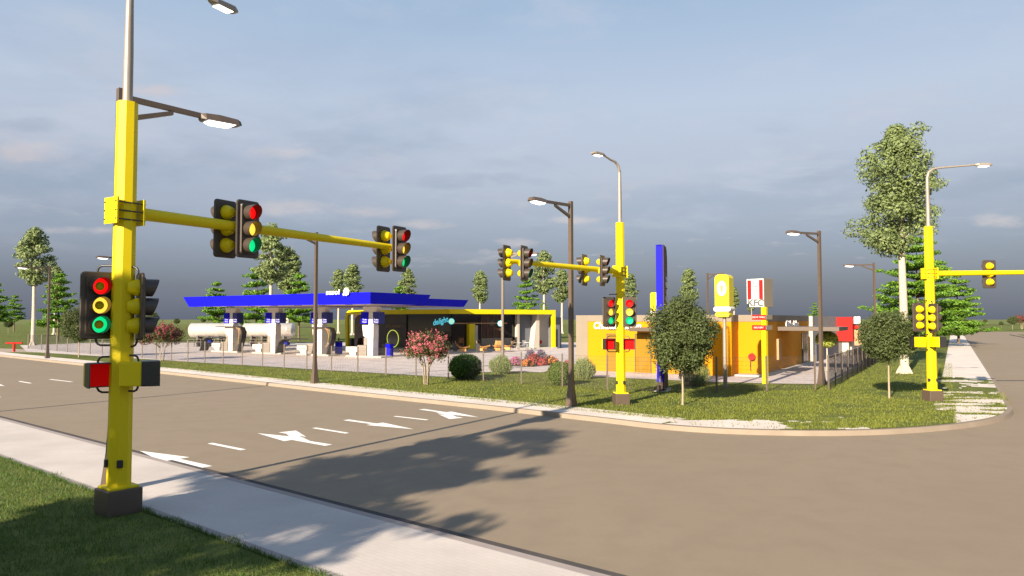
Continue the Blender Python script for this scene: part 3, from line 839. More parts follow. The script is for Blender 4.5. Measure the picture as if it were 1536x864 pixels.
# ------------------------------------------------------------ traffic signals
def rot_to(d, p):
    d = Vector((d[0], d[1], 0)).normalized(); x = Vector((d.y, -d.x, 0)); 
    # local: +Y = facing direction, x across, z up
    return Matrix(((x.x, d.x, 0, p[0]), (x.y, d.y, 0, p[1]), (0, 0, 1, p[2]), (0, 0, 0, 1)))
def rrect(w, h, r, n=4):
    pts = []
    for cx, cz, a0_ in ((w / 2 - r, h / 2 - r, 0), (-w / 2 + r, h / 2 - r, 90), (-w / 2 + r, -h / 2 + r, 180), (w / 2 - r, -h / 2 + r, 270)):
        for k in range(n + 1):
            a = R(a0_ + 90 * k / n); pts.append((cx + r * math.cos(a), cz + r * math.sin(a)))
    return pts
def signal_head(par, p, d, hub=False, s=1.0):
    M = rot_to(d, p)
    def mb():
        m = MB(); m.M = M @ Matrix.Scale(s, 4); return m
    m = mb()
    o_ = rrect(.56, 1.18, .07); i_ = rrect(.53, 1.15, .06)
    m.loft([[(x, -.05, z) for x, z in i_], [(x, -.035, z) for x, z in o_], [(x, -.012, z) for x, z in o_], [(x, 0, z) for x, z in i_]])
    m.loft([[(x, .0005, z) for x, z in rrect(.40, 1.04, .05)], [(x, .035, z) for x, z in rrect(.38, 1.02, .05)]])
    hd = m.build('signal_head', HOUS, par)
    for k, lm in enumerate((RED_L, AMB_L, GRN_L)):
        z = .335 - .335 * k; n = 20; r = .155
        m = mb()
        # visor: tunnel, longer at the top, cut back at the bottom
        ro, ri, rb = [], [], []
        for j in range(n):
            a = 2 * math.pi * j / n; L_ = .185 + .055 * math.sin(a)
            ro.append((r * math.cos(a), .036 + L_, z + r * math.sin(a))); ri.append(((r - .008) * math.cos(a), .036 + L_, z + (r - .008) * math.sin(a)))
            rb.append(j)
        back = [(r * math.cos(2 * math.pi * j / n), .036, z + r * math.sin(2 * math.pi * j / n)) for j in range(n)]
        backi = [((r - .008) * math.cos(2 * math.pi * j / n), .04, z + (r - .008) * math.sin(2 * math.pi * j / n)) for j in range(n)]
        m.loft([back, ro], False, True); m.loft([ro, ri], False); m.loft([ri, backi], False, True)
        m.build('visor', HOUS, hd)
        m = mb(); rings = []
        for q, y in ((1.0, .042), (.8, .058), (.5, .072), (.15, .078)):
            rings.append([(.143 * q * math.cos(2 * math.pi * j / n), y, z + .143 * q * math.sin(2 * math.pi * j / n)) for j in range(n)])
        m.loft(rings, True, True); m.build('lens', lm, hd)
        if hub:
            m = mb(); m.loft([[(q * math.cos(2 * math.pi * j / n), y, z + q * math.sin(2 * math.pi * j / n)) for j in range(n)] for q, y in ((.075, .079), (.07, .095), (.02, .098))], True, True)
            m.build('lens_hub', YEL, hd)
        m = mb(); rings = []
        for q, y in ((.150, -.051), (.148, -.09), (.10, -.20), (.085, -.225), (.03, -.232)):
            rings.append([(q * math.cos(2 * math.pi * j / n), y, z + q * math.sin(2 * math.pi * j / n)) for j in range(n)])
        m.loft(rings, True, True); m.build('rear_dome', YEL, hd)
    return hd
def ped_box(par, p, d, dep=.19):
    M = rot_to(d, p)
    def mb(): m = MB(); m.M = M; return m
    m = mb()
    def lay(w0, y0, y1): m.loft([[(x, y0, z) for x, z in rrect(w0, w0, .03)], [(x, y1, z) for x, z in rrect(w0, w0, .03)]])
    lay(.43, -.02, .10); o = m.build('pedestrian_signal', BLACK, par)
    m = mb()
    # yellow rear case
    m.loft([[(x, -dep, z) for x, z in rrect(.38, .40, .02)], [(x, -.021, z) for x, z in rrect(.40, .42, .02)]]); m.build('rear_case', YEL, o)
    m = mb(); m.loft([[(x, .101, z) for x, z in rrect(.39, .39, .01)], [(x, .106, z) for x, z in rrect(.38, .38, .01)]]); m.build('lamp_panel', RED_P, o)
    m = mb()   # hood plates left, right, top
    m.box(-.215, -.20, .1, .27, -.215, .215); m.box(.20, .215, .1, .27, -.215, .215); m.box(-.2, .2, .1, .27, .2, .215); m.build('hood', BLACK, o)
    return o

def bracket(par, pole, head, z0, z1, nm='bracket'):
    """bent tube from the pole to the top or bottom of a head"""
    a = Vector((pole[0], pole[1], z0)); b = Vector((head[0], head[1], z0)); c = Vector((head[0], head[1], z1))
    s = .07 if z1 < z0 else -.07
    q = (a - b).normalized() * .08
    m = MB(); m.tube([a, b + q, b + q * .35 + Vector((0, 0, -s * .35)), b + Vector((0, 0, -s)), c], .019, 8); m.build(nm, BLACK, par)

def traffic_signal(label, base, ad, alen, rise, heads, lows, peds, lamp_d, lamp_len, pan=0.0, ztop=7.36, hubs=(), boxrot=0.0, ladder=True):
    X, Y = base[0], base[1]; z0 = .146
    t = thing('traffic_signal', label, 'traffic light', (X, Y, z0), 0, 'yellow mast arm traffic signals at the junction')
    ad = Vector((ad[0], ad[1], 0)).normalized()
    m = MB(); m.M = Matrix.Rotation(boxrot, 4, 'Z'); m.box(-.285, .285, -.285, .285, -.05, .43, .012); m.build('base_box', BRN, t)
    m = MB(); m.M = Matrix.Rotation(boxrot, 4, 'Z'); m.box(-.245, .245, -.245, .245, .431, .47, .006); m.build('base_plate', YEL, t)
    m = MB(); m.cyl((0, 0, .47), .195, .172, ztop - .47 - z0, 8, False); m.M = None; pole = m.build('pole', YEL, t)
    m = MB(); zt = 9.82 - z0
    c = ad * .5
    ld = Vector((lamp_d[0], lamp_d[1], 0)).normalized()
    m.tube([(0, 0, ztop - z0 - .1), (0, 0, ztop - z0 + .9), (0, 0, zt - .45)], [.085, .08, .062], 10)
    m.tube([(0, 0, zt - .45), (ld.x * .06, ld.y * .06, zt - .2), (ld.x * .25, ld.y * .25, zt - .05), (ld.x * .55, ld.y * .55, zt), (ld.x * lamp_len, ld.y * lamp_len, zt + .12)], [.062, .058, .05, .042, .036], 10)
    m.build('lamp_mast', GREY, t)
    m = MB(); e = ld * lamp_len; m.M = rot_to(ld, (e.x, e.y, zt + .12))
    m.loft([[(x * .5, -.02, z * .6) for x, z in rrect(.2, .12, .03)], [(x, .12, z) for x, z in rrect(.2, .12, .03)], [(x, .55, z) for x, z in rrect(.24, .13, .03)], [(x, .66, z - .01) for x, z in rrect(.16, .06, .02)]])
    lh = m.build('lamp_head', GREY, t)
    m = MB(); m.M = rot_to(ld, (e.x, e.y, zt + .12)); m.box(-.09, .09, .15, .52, -.078, -.0665); m.build('lamp_glass', LED, lh)
    # mast arm
    za = 5.40 - z0
    m = MB()
    m.tube([tuple(ad * .25) [:2] + (za,), tuple(ad * alen)[:2] + (za + rise,)], [.115, .075], 12)
    m.build('mast_arm', YEL, t)
    m = MB(); m.M = rot_to(ad, (0, 0, za))
    m.box(-.20, .20, .225, .255, -.23, .23); cl = m.build('clamp_plate', YEL, t)
    m = MB(); m.M = rot_to(ad, (0, 0, za)); m.box(-.20, .20, -.255, -.225, -.23, .23); m.build('clamp_plate', YEL, t)
    m = MB(); m.M = rot_to(ad, (0, 0, za))
    for x in (-.17, .17):
        for z in (-.15, 0, .15): m.tube([(x, -.275, z), (x, .275, z)], .013, 6)
    m.build('clamp_bolt', BLACK, cl)
    perp = Vector((ad.y, -ad.x, 0))
    for s, side in heads:       # heads bolted along the arm; side=+1 faces perp, -1 faces away
        d = perp * side if not isinstance(side, tuple) else Vector((side[0], side[1], 0)).normalized()
        p = ad * s + d * .20; signal_head(t, (p.x, p.y, za + rise * s / alen - .05), d)
        q = ad * s; m = MB(); m.tube([(q.x, q.y, za + rise * s / alen), tuple((q + d * .17))[:2] + (za + rise * s / alen - .02,)], .035, 8); m.build('head_mount', YEL, t)
    for i, (ox, oy, z, d) in enumerate(lows):
        signal_head(t, (ox, oy, z - z0), d, hub=(i in hubs))
        dd = Vector((d[0], d[1], 0)).normalized(); px_, py_ = ox - dd.x * .06, oy - dd.y * .06
        k = Vector((px_, py_, 0)); kk = k.normalized() * .12
        bracket(t, kk, (px_, py_), z - z0 + .70, z - z0 + .56); bracket(t, kk, (px_, py_), z - z0 - .70, z - z0 - .56)
    for (ox, oy, z, d, *dp) in peds:
        ped_box(t, (ox, oy, z - z0), d, *dp)
        dd = Vector((d[0], d[1], 0)).normalized(); px_, py_ = ox - dd.x * .06, oy - dd.y * .06
        k = Vector((px_, py_, 0)); kk = k.normalized() * .12
        bracket(t, kk, (px_, py_), z - z0 + .31, z - z0 + .19); bracket(t, kk, (px_, py_), z - z0 - .31, z - z0 - .19)
    m = MB(); m.M = rot_to((.5, -.85), (0, 0, 0)); m.box(-.05, .05, .175, .235, .80, .93, .01)
    m.build('push_button', BLACK, t)
    m = MB(); m.M = rot_to((-.85, -.5), (0, 0, 0)); m.box(-.05, .05, .175, .235, .80, .93, .01); m.build('push_button', BLACK, t)
    return t

S1 = PT(177, 776, 12.8)
def rel(S, px, py, Y):
    p = PT(px, py, Y); return (p.x - S.x, p.y - S.y, p.z)
l1 = rel(S1, 147, 458, 12.75); l2 = rel(S1, 212, 460, 12.8); q1 = rel(S1, 148, 562, 12.75); q2 = rel(S1, 213, 560, 12.7)
ARM1 = Vector((3.86, 6.2, 0)).normalized()
traffic_signal('nearest yellow signal pole at left with a long arm reaching over the road', S1, ARM1, 7.25, -.03,
    [(2.45, (.86, -.51)), (2.2, (-.89, .45)), (7.15, (.86, -.51)), (6.95, (-.89, .45))], [(*l1, (.72, -.69)), (*l2, (.80, .60))], [(*q1, (.70, -.71)), (*q2, (.86, .50), .36)],
    (.44, .9), 1.75, hubs=(0,), boxrot=R(-38))
S2 = PT(931.5, 610, 28.9)
l1 = rel(S2, 914, 468, 28.6); l2 = rel(S2, 944, 468, 28.7); q1 = rel(S2, 912, 516, 28.6); q2 = rel(S2, 944, 516, 28.7)
traffic_signal('middle yellow signal pole in front of the orange restaurant with its arm to the left', S2, (-.66, -.75), 6.7, .02,
    [(6.15, (.90, -.43)), (6.55, (-.90, .43)), (1.55, (.90, -.43)), (2.15, (-.90, .43))], [(*l1, (.35, -.94)), (*l2, (-.12, -.99))], [(*q1, (.25, -.97)), (*q2, (-.22, -.97))],
    (-.75, -.66), .95, boxrot=R(8))
S3 = PT(1399, 604, 30.1)
l1 = rel(S3, 1378, 476, 29.9); l2 = rel(S3, 1401, 477, 29.7); q1 = rel(S3, 1378, 513, 29.9); q2 = rel(S3, 1405, 513, 29.7)
traffic_signal('right-hand yellow signal pole seen from behind with its arm leaving the photo', S3, (1, 0.02), 7.5, .1,
    [(2.62, (.02, 1)), (7.0, (.02, 1))], [(*l1, (-.1, 1)), (*l2, (1, .12))], [(*q1, (-.1, 1)), (*q2, (1, .12))],
    (1, -.02), 2.0, boxrot=R(4))

# ------------------------------------------------------------ street lamps
def street_lamp(px_or_xy, ad, label, h=7.95):
    X, Y = px_or_xy[0], px_or_xy[1]
    t = thing('street_lamp', label, 'street lamp', (X, Y, .146), math.atan2(ad[1], ad[0]), 'bronze street lamps with white glowing heads')
    # local: arm along +X
    m = MB()
    def sq(w, z): return [(-w, -w, z), (w, -w, z), (w, w, z), (-w, w, z)]
    m.loft([sq(.17, -.05), sq(.165, .04), sq(.10, .75), sq(.078, 1.3), sq(.07, h)]); m.build('post', BRN, t)
    m = MB()
    def bar(a, b, w, ht0, ht1):
        a, b = Vector(a), Vector(b)
        m.loft([[(a.x, -w, a.z - ht0), (a.x, w, a.z - ht0), (a.x, w, a.z + ht0), (a.x, -w, a.z + ht0)], [(b.x, -w, b.z - ht1), (b.x, w, b.z - ht1), (b.x, w, b.z + ht1), (b.x, -w, b.z + ht1)]])
    bar((.06, 0, h - .16), (1.65, 0, h - .20), .045, .055, .05); bar((.06, 0, h - .60), (1.02, 0, h - .27), .04, .055, .045); m.build('arm', BRN, t)
    m = MB(); hh = h - .22
    secs = [(1.6, .08, -.05, .06), (1.68, .17, -.065, .075), (2.0, .18, -.065, .10), (2.42, .17, -.055, .085), (2.50, .13, -.04, .05)]
    m.loft([[(x, -w, hh + z0), (x, w, hh + z0), (x, w * .6, hh + z1), (x, -w * .6, hh + z1)] for x, w, z0, z1 in secs]); hd = m.build('lamp_head', BRN, t)
    m = MB(); m.loft([[(1.74, -.14, hh - .0745), (2.36, -.14, hh - .0575), (2.36, .14, hh - .0575), (1.74, .14, hh - .0745)], [(1.84, -.10, hh - .13), (2.26, -.10, hh - .115), (2.26, .10, hh - .115), (1.84, .10, hh - .13)]])
    m.build('lamp_glass', LED, hd)
    return t
NEAR = (.65, .76); FARD = (-.65, -.76)
q = G(168, 737, .15); street_lamp(q, (.66, .75), 'street lamp standing directly behind the nearest yellow signal pole')
street_lamp((-22.1, 23.5), NEAR, 'street lamp on the near pavement further along to the left')
street_lamp(B(857, 609.5), FARD, 'street lamp at the kerb just left of the middle yellow signal pole')
street_lamp(B(472, 575), FARD, 'street lamp in front of the blue canopy whose post passes under the near mast arm')
street_lamp((-27.6, 52.8), FARD, 'street lamp almost hidden behind the nearest yellow signal pole')
street_lamp(B(71, 537.5), FARD, 'leftmost street lamp, on the far verge by the pale gum tree')
street_lamp((-.63, 49), (.95, -.3), 'street lamp in front of the shop behind the feathery conifer bush')
street_lamp((15.95, 37.6), (-.85, -.52), 'street lamp beside the restaurant lane near the fence corner')
street_lamp((29.4, 58.9), (-1, -.05), 'street lamp behind the big tiered tree and right of the red building end')
street_lamp((19.4, 72), (.35, -.94), 'street lamp rising behind the restaurant roof left of the yellow sign')

# ------------------------------------------------------------ canopy and pump islands
AZ = math.atan2(-.53, .85)
C0 = Vector((-11.7, 60, .146))
cn = thing('canopy', 'long royal blue filling station canopy on white columns with white lettering on its edge', 'canopy', C0, AZ)
m = MB()   # sloped fascia ring: front tier
def frustum(mb, x0, x1, y0, y1, z0, z1, sl, sr, sf, sb, cap=False):
    b_ = [(x0, y0, z0), (x1, y0, z0), (x1, y1, z0), (x0, y1, z0)]; t_ = [(x0 - sl, y0 - sf, z1), (x1 + sr, y0 - sf, z1), (x1 + sr, y1 + sb, z1), (x0 - sl, y1 + sb, z1)]
    mb.loft([b_, t_], cap)
frustum(m, -24.4, 0, 0, 7.2, 4.62, 5.60, .95, .02, .02, .75)
frustum(m, -24.3, -.1, .1, 7.1, 4.70, 5.5, .95, .02, .02, .75)
m.build('fascia', BLUE, cn)
m = MB(); m.box(-24.3, -.08, .08, 7.1, 4.64, 4.70); m.box(-25, -.08, .08, 7.6, 5.4, 5.45); m.build('soffit', SOFFIT, cn)
m = MB(); frustum(m, -24.4, -1.0, 8.6, 14.6, 4.60, 5.30, .9, .02, .02, .75); frustum(m, -24.3, -1.1, 8.7, 14.5, 4.66, 5.25, .9, .02, .02, .75); m.build('rear_fascia', BLUE, cn)
m = MB(); m.box(-24.3, -1.08, 8.68, 14.5, 4.62, 4.68); m.box(-24.3, -1.08, 7.3, 8.6, 4.74, 4.79); m.build('rear_soffit', SOFFIT, cn)
textmesh('sign_lettering', 'sasol', .62, WHITE2, cn, Matrix.Translation((-4.15, -.16, 5.66)) @ Matrix.Rotation(R(90), 4, 'X'), .03, .0, 1.35, bold=.012)
m = MB()
for k in range(7):   # petal emblem
    a = k * 2 * math.pi / 7 + .2; rr = .24 if k != 4 else .36
    m.M = Matrix.Translation((-2.55 + rr * math.cos(a), -.16, 5.68 + rr * math.sin(a))) @ Matrix.Rotation(R(90), 4, 'X')
    m.cyl((0, 0, 0), .12, .12, .05, 10)
m.M = Matrix.Translation((-2.55, -.17, 5.68)) @ Matrix.Rotation(R(90), 4, 'X'); m.cyl((0, 0, 0), .19, .19, .05, 12)
m.build('sign_emblem', WHITE2, cn)
m = MB()
for x in np.arange(-23, -1, 3.2): m.box(x - .3, x + .3, 1.2, 1.6, 4.60, 4.64)
m.build('downlight', CHAR, cn)

def island():
    t = thing('pump_island', 'i', 'pump island', group='white fuel pump islands under the blue canopy')
    m = MB(); m.box(-2.6, 1.6, -.75, .75, 0, .14, .02); m.build('plinth', CONC, t)
    m = MB(); m.box(-.29, .29, -.28, .28, .14, 4.46)
    m.loft([[(-.9, -.30, 3.95), (.62, -.30, 3.95), (.62, .30, 3.95), (-.9, .30, 3.95)], [(-.95, -.30, 4.49), (.66, -.30, 4.49), (.66, .30, 4.49), (-.95, .30, 4.49)]])
    m.build('column', WHITE, t)
    m = MB(); m.loft([[(-.35, -.34, .14), (.3, -.34, .14), (.3, .34, .14), (-.35, .34, .14)], [(-.35, -.34, 1.6), (.3, -.34, 1.6), (.3, .34, 1.6), (-.35, .34, 1.6)],
                      [(-.85, -.34, 1.9), (.32, -.34, 1.9), (.32, .34, 1.9), (-.85, .34, 1.9)], [(-1.0, -.34, 2.85), (.32, -.34, 2.85), (.32, .34, 2.85), (-1.0, .34, 2.85)]])
    m.build('column_cladding', WHITE, t)
    for x0, x1 in ((-1.12, -.295), (.295, 1.0)):
        m = MB(); m.box(x0, x1, -.38, .38, 2.98, 4.0, .01); sg = m.build('side_panel', NAVY if x0 > 0 else BLUE, t)
        textmesh('panel_text', 'Turbo', .20, WHITE2, sg, Matrix.Translation(((x0 + x1) / 2 + .05, -.384, 3.32)) @ Matrix.Rotation(R(90), 4, 'X'), .004)
        textmesh('panel_text', 'Power', .20, WHITE2, sg, Matrix.Translation(((x0 + x1) / 2 + .05, -.384, 3.12)) @ Matrix.Rotation(R(90), 4, 'X'), .004)
    m = MB(); m.box(-1.55, -.45, -.36, .30, .14, 1.05, .02); m.box(-.75, -.36, -.40, -.1, 1.05, 1.72, .02); m.build('cabinet', GREYP, t)
    m = MB()
    m.loft([[(-2.35, -.42, .14), (-1.65, -.42, .14), (-1.65, .2, .14), (-2.35, .2, .14)], [(-2.45, -.5, .45), (-1.6, -.5, .45), (-1.6, .25, .45), (-2.45, .25, .45)], [(-2.75, -.55, .5), (-1.4, -.55, .5), (-1.4, .3, .5), (-2.75, .3, .5)], [(-2.75, -.55, .9), (-1.4, -.55, .9), (-1.4, .3, .9), (-2.75, .3, .9)]])
    d_ = m.build('dispenser', WHITE, t)
    m = MB(); m.box(-2.6, -1.55, -.57, -.551, .62, .66); m.box(-2.6, -1.55, -.57, -.551, .78, .80); m.build('trim', BLACK, d_)
    textmesh('red_lettering', 'FUEL', .17, REDP, t, Matrix.Translation((.1, -.345, 1.25)) @ Matrix.Rotation(R(90), 4, 'X') @ Matrix.Rotation(R(90), 4, 'Z'), .003)
    return t
RC = Matrix.Rotation(AZ, 4, 'Z')
def can(x, y): p = RC @ Vector((x, y, 0)); return (C0.x + p.x, C0.y + p.y, .146)
i0_ = island()
labs = ['pump island at the right end of the blue canopy, before the shop corner', 'second pump island from the right under the blue canopy', 'third pump island from the right, below the middle of the canopy', 'pump island at the left end of the blue canopy']
for k, x in enumerate((-2.8, -9.15, -15.5, -21.9)):
    o = i0_ if k == 0 else copy_tree(i0_)
    o.location = can(x, 3.4); o.rotation_euler = (0, 0, AZ); o['label'] = labs[k]
def gantry(x, low, label):
    t = thing('hose_gantry', label, 'hose gantry', can(x, 2.9), AZ, 'black curved hose gantries by the pumps')
    if not low:
        pts = [(-3.2, 2.62), (.2, 2.62), (.75, 2.5), (.95, 2.1), (.85, 1.5), (.62, .9), (.35, .14)]; w = .28
        th = [.03, .04, .06, .1, .1, .08, .05]
    else:
        pts = [(-2.2, .14), (-1.9, .75), (-1.6, 1.25), (-1.0, 1.42), (1.2, 1.45)]; w = .5; th = [.06, .12, .16, .14, .1]
    m = MB()
    m.loft([[(x_ - a if low or i > 2 else x_, -w, z_ - (a if i <= 2 else 0)), (x_ + (a if i > 2 or low else 0), -w, z_ + (a if i <= 2 or low else 0)), (x_ + (a if i > 2 or low else 0), w, z_ + (a if i <= 2 or low else 0)), (x_ - a if low or i > 2 else x_, w, z_ - (a if i <= 2 else 0))] for i, ((x_, z_), a) in enumerate(zip(pts, th))])
    m.build('frame', BLACK, t)
    if not low:
        for k in range(5):
            m = MB(); y = -.36 + k * .18
            m.tube([(.2, y, 2.55), (.55, y, 2.3), (.7, y, 1.9), (.6, y, 1.2), (.3, y, .8)], .03, 6); m.build('hose', TIMB, t)
    else:
        m = MB(); m.box(-1.4, -.9, -.2, .2, .9, 1.2, .05); m.build('hose_reel', NAVY, t)
gantry(-20.6, False, 'tall black curved hose gantry at the left end pump island')
gantry(-8.1, False, 'tall black curved hose gantry behind the bronze lamp post')
gantry(-12.2, True, 'low black hose gantry between the middle pump islands')
gantry(-23.8, True, 'low dark hose gantry left of the left end pump island')
def bin_(p, label):
    t = thing('waste_bin', label, 'bin', p, AZ, 'blue waste bins on the forecourt')
    m = MB(); m.box(-.26, .26, -.26, .26, .05, 1.15, .03); m.build('body', BLUE, t)
    m = MB(); m.box(-.28, .28, -.28, .28, 1.152, 1.26, .04); m.box(-.05, .05, -.05, .05, 1.26, 1.6, .01); m.build('lid', BLACK, t)
bin_(tuple(B(508, 531.5))[:2] + (.15,), 'blue waste bin left of the right end pump island')
bin_(tuple(B(584, 535.5))[:2] + (.15,), 'blue waste bin right of the right end pump island, before the round doorway')
for p, lab in ((B(572, 535), 'black slanted air and water stand before the round doorway'), (B(527, 521), 'black service stand at the foot of the yellow roof frame')):
    t = thing('service_stand', lab, 'service stand', tuple(p)[:2] + (.15,), AZ)
    m = MB(); m.loft([[(-.35, -.3, 0), (.25, -.3, 0), (.25, .3, 0), (-.35, .3, 0)], [(-.1, -.22, 1.1), (.25, -.22, 1.1), (.25, .22, 1.1), (-.1, .22, 1.1)]]); m.build('body', CHAR, t)
    m = MB(); m.tube([(-.3, -.2, .2), (-.38, -.2, .8), (-.15, -.2, 1.35)], .03, 6); m.build('hose', BLACK, t)

# ------------------------------------------------------------ tanks
def tank(pc, L_, r, zc, label):
    t = thing('fuel_tank', label, 'tank', (pc[0], pc[1], .15), math.atan2(-.05, 1), 'white horizontal storage tanks behind the pumps')
    m = MB(); n = 28; rings = []
    for x, q in ((-L_ / 2 - .22, .25), (-L_ / 2 - .18, .6), (-L_ / 2 - .08, .88), (-L_ / 2, 1), (L_ / 2, 1), (L_ / 2 + .08, .88), (L_ / 2 + .18, .6), (L_ / 2 + .22, .25)):
        rings.append([(x, r * q * math.cos(2 * math.pi * j / n), zc + r * q * math.sin(2 * math.pi * j / n)) for j in range(n)])
    m.loft(rings, True, True); sh = m.build('shell', TANK, t)
    m = MB()
    for x in np.linspace(-L_ / 2 + .6, L_ / 2 - .6, 4):
        m.loft([[(x + .02 * s, (r + .008) * math.cos(2 * math.pi * j / n), zc + (r + .008) * math.sin(2 * math.pi * j / n)) for j in range(n)] for s in (-1, 1)], False, True)
    m.build('band', STEEL, sh)
    for x in np.linspace(-L_ / 2 + 1, L_ / 2 - 1, 4):
        m = MB(); m.box(x - .12, x + .12, -r * .7, r * .7, 0, zc - r * .72); m.build('saddle', CHAR, t)
    m = MB()
    m.box(-L_ / 2, L_ / 2, -r - .12, -r - .05, .55, .62); m.box(-L_ / 2, L_ / 2, -r - .12, -r - .05, .9, .96)
    for x in np.linspace(-L_ / 2, L_ / 2, 8): m.box(x - .03, x + .03, -r - .19, -r - .121, 0, .97)
    m.build('guard_rail', BRN, t)
for px0, px1, lab in ((285, 362, 'left white horizontal tank behind the left end pump island'), (365, 443, 'right white horizontal tank, its domed end showing behind the pumps')):
    Y = 90; x0 = (px0 - 768) / F * Y; x1 = (px1 - 768) / F * Y
    tank(((x0 + x1) / 2, Y), x1 - x0 - .4, .88, 2.0, lab)

# ------------------------------------------------------------ convenience store
PA, PB, PC = Vector((-19.2, 86, 0)), Vector((-6.5, 75.5, 0)), Vector((5.0, 83.5, 0))
st = thing('shop', 'dark glazed shop with a yellow rounded roof band beside the blue canopy', 'shop', (PB.x, PB.y, .15))
def L(p, z=None): return Vector((p.x - PB.x, p.y - PB.y, 0 if z is None else z))
def onseg(P_, Q_, px):
    k = (px - 768) / F; d = Q_ - P_; t = (k * P_.y - P_.x) / (d.x - k * d.y); return P_ + d * t
n1_ = Vector((PB.y - PA.y, -(PB.x - PA.x), 0)).normalized() * -1   # away from camera
n2_ = Vector(((PC - PB).y * -1, (PC - PB).x, 0)).normalized()
if n1_.y < 0: n1_ = -n1_
if n2_.y < 0: n2_ = -n2_
rec = 1.6
QA, QC = PA + n1_ * rec, PC + n2_ * rec
# intersection of recessed lines
def isect(p, d, q, e):
    t = ((q.x - p.x) * e.y - (q.y - p.y) * e.x) / (d.x * e.y - d.y * e.x); return p + d * t
QB = isect(QA, PB - PA, QC, PC - PB)
def wall(px0, px1, z0, z1, mt, nm, seg=1, out=0.0, th=.12, lab=None, par=None):
    P_, Q_ = (QA, QB) if seg == 0 else (QB, QC); nn = n1_ if seg == 0 else n2_
    a = onseg(P_, Q_, px0) - nn * out; b = onseg(P_, Q_, px1) - nn * out
    poly = [L(a), L(b), L(b + nn * th), L(a + nn * th)]
    m = MB(); m.prism([(p.x, p.y) for p in poly], z0, z1); o = m.build(nm, mt, par or st)
    if lab: o['label'] = lab
    return o
# roof band + slab
def offpoly(d): 
    b = isect(PA + n1_ * d, PB - PA, PC + n2_ * d, PC - PB); return PA + n1_ * d, b, PC + n2_ * d
m = MB(); a, b, c = offpoly(0); a2, b2, c2v = offpoly(.3)
zt_, zb_ = 4.42, 3.92
m.loft([[tuple(L(p, zb_)) for p in (a, b, c, c2v, b2, a2)], [tuple(L(p, zt_)) for p in (a, b, c, c2v, b2, a2)]], False)
m.add([tuple(L(p, zt_)) for p in (a, b, b2, a2)], [(0, 1, 2, 3)]); m.add([tuple(L(p, zt_)) for p in (b, c, c2v, b2)], [(0, 1, 2, 3)])
m.add([tuple(L(p, zb_)) for p in (a, b, b2, a2)], [(3, 2, 1, 0)]); m.add([tuple(L(p, zb_)) for p in (b, c, c2v, b2)], [(3, 2, 1, 0)])
# rounded corner and leg at the left end, leg at the right end
u1 = (PB - PA).normalized()
prf = [(0, zt_, 0, zb_)]
pts_o = []; 
for k in range(7):
    an = R(90 + 15 * k); pts_o.append((-(.0) + .9 * math.cos(an), zt_ - .9 + .9 * math.sin(an)))
rings = []
for k in range(7):
    an = R(90 + 15 * k); 
    o_ = (math.cos(an) * .9, zt_ - .9 + math.sin(an) * .9); i_ = (math.cos(an) * .42, zt_ - .9 + math.sin(an) * .42)
    p0 = PA + u1 * o_[0]; p1 = PA + u1 * i_[0]
    rings.append([tuple(L(p0, o_[1])), tuple(L(p1, i_[1])), tuple(L(p1 + n1_ * .3, i_[1])), tuple(L(p0 + n1_ * .3, o_[1]))])
p0 = PA - u1 * .72; p1 = PA - u1 * .30
rings.append([tuple(L(p0, 0)), tuple(L(p1, 0)), tuple(L(p1 + n1_ * .3, 0)), tuple(L(p0 + n1_ * .3, 0))])
m.loft(rings)
d2 = (PC - PB).normalized(); a = PC - d2 * .0; b = PC - d2 * .42
m.prism([tuple(L(p))[:2] for p in (b - n2_ * .01, a - n2_ * .01, a + n2_ * .31, b + n2_ * .31)], 0, zb_ + .0)
m.build('roof_band', YEL, st)
m = MB(); a, b, c = offpoly(.3); back = [c + n2_ * 9, b + Vector((0, 12, 0)), a + n1_ * 9]
m.loft([[tuple(L(p, 4.05)) for p in (a, b, c, *back)], [tuple(L(p, 4.30)) for p in (a, b, c, *back)]]); m.build('roof', CONC, st)
m = MB(); a, b, c = offpoly(-.3); 
m.loft([[tuple(L(p, 0)) for p in (a, b, c, *back)], [tuple(L(p, .16)) for p in (a, b, c, *back)]]); m.build('terrace', CONC, st)
# facade, left segment
wall(532, 571, .16, 4.04, GLASSB, 'window', 0)
wall(571, 611, .16, 4.04, CHAR, 'wall', 0, out=.15)
for px in (549, 560): wall(px, px + .8, .16, 4.04, BRN, 'mullion', 0, out=.06, th=.055)
wall(571, 611, 2.86, 2.94, BLACK, 'wall_joint', 0, out=.17, th=.018)
# black glazed corner
tB_ = 768 + QB.x / QB.y * F
wall(611, tB_ - .5, .16, 4.04, GLASS, 'window', 0)
wall(tB_ + .5, 722, .16, 4.04, GLASS, 'window', 1)
wall(tB_ + .5, 760, 2.86, 2.98, TIMB, 'transom', 1, out=.1, th=.098)
for px in (655, 699): wall(px, px + .7, .16, 2.86, BRN, 'mullion', 1 if px > tB_ else 0, out=.05, th=.045)
wall(722, 750, 1.28, 4.04, GLASSB, 'window', 1)
wall(722, 768, .16, 1.27, GWALL, 'wall', 1, out=.04)
for px in (721.5, 731, 740, 750): wall(px, px + .9, 1.28, 4.04, BRN, 'mullion', 1, out=.05, th=.045)
wall(750.9, 771, 1.28, 4.04, GLASS, 'window', 1)
wall(772, 775.5, .16, 4.04, CWALL, 'pillar', 1, out=.5, th=.45)
wall(776, 797, .16, 4.04, SLATE, 'wall', 1)
wall(798, 828, .16, 4.04, CWALL, 'wall', 1)
wall(700, 708.5, .16, 2.86, YEL, 'pillar', 1, out=.55, th=.5)
wall(709, 716, .16, 2.7, CWALL, 'wall_panel', 1, out=.12, th=.1)
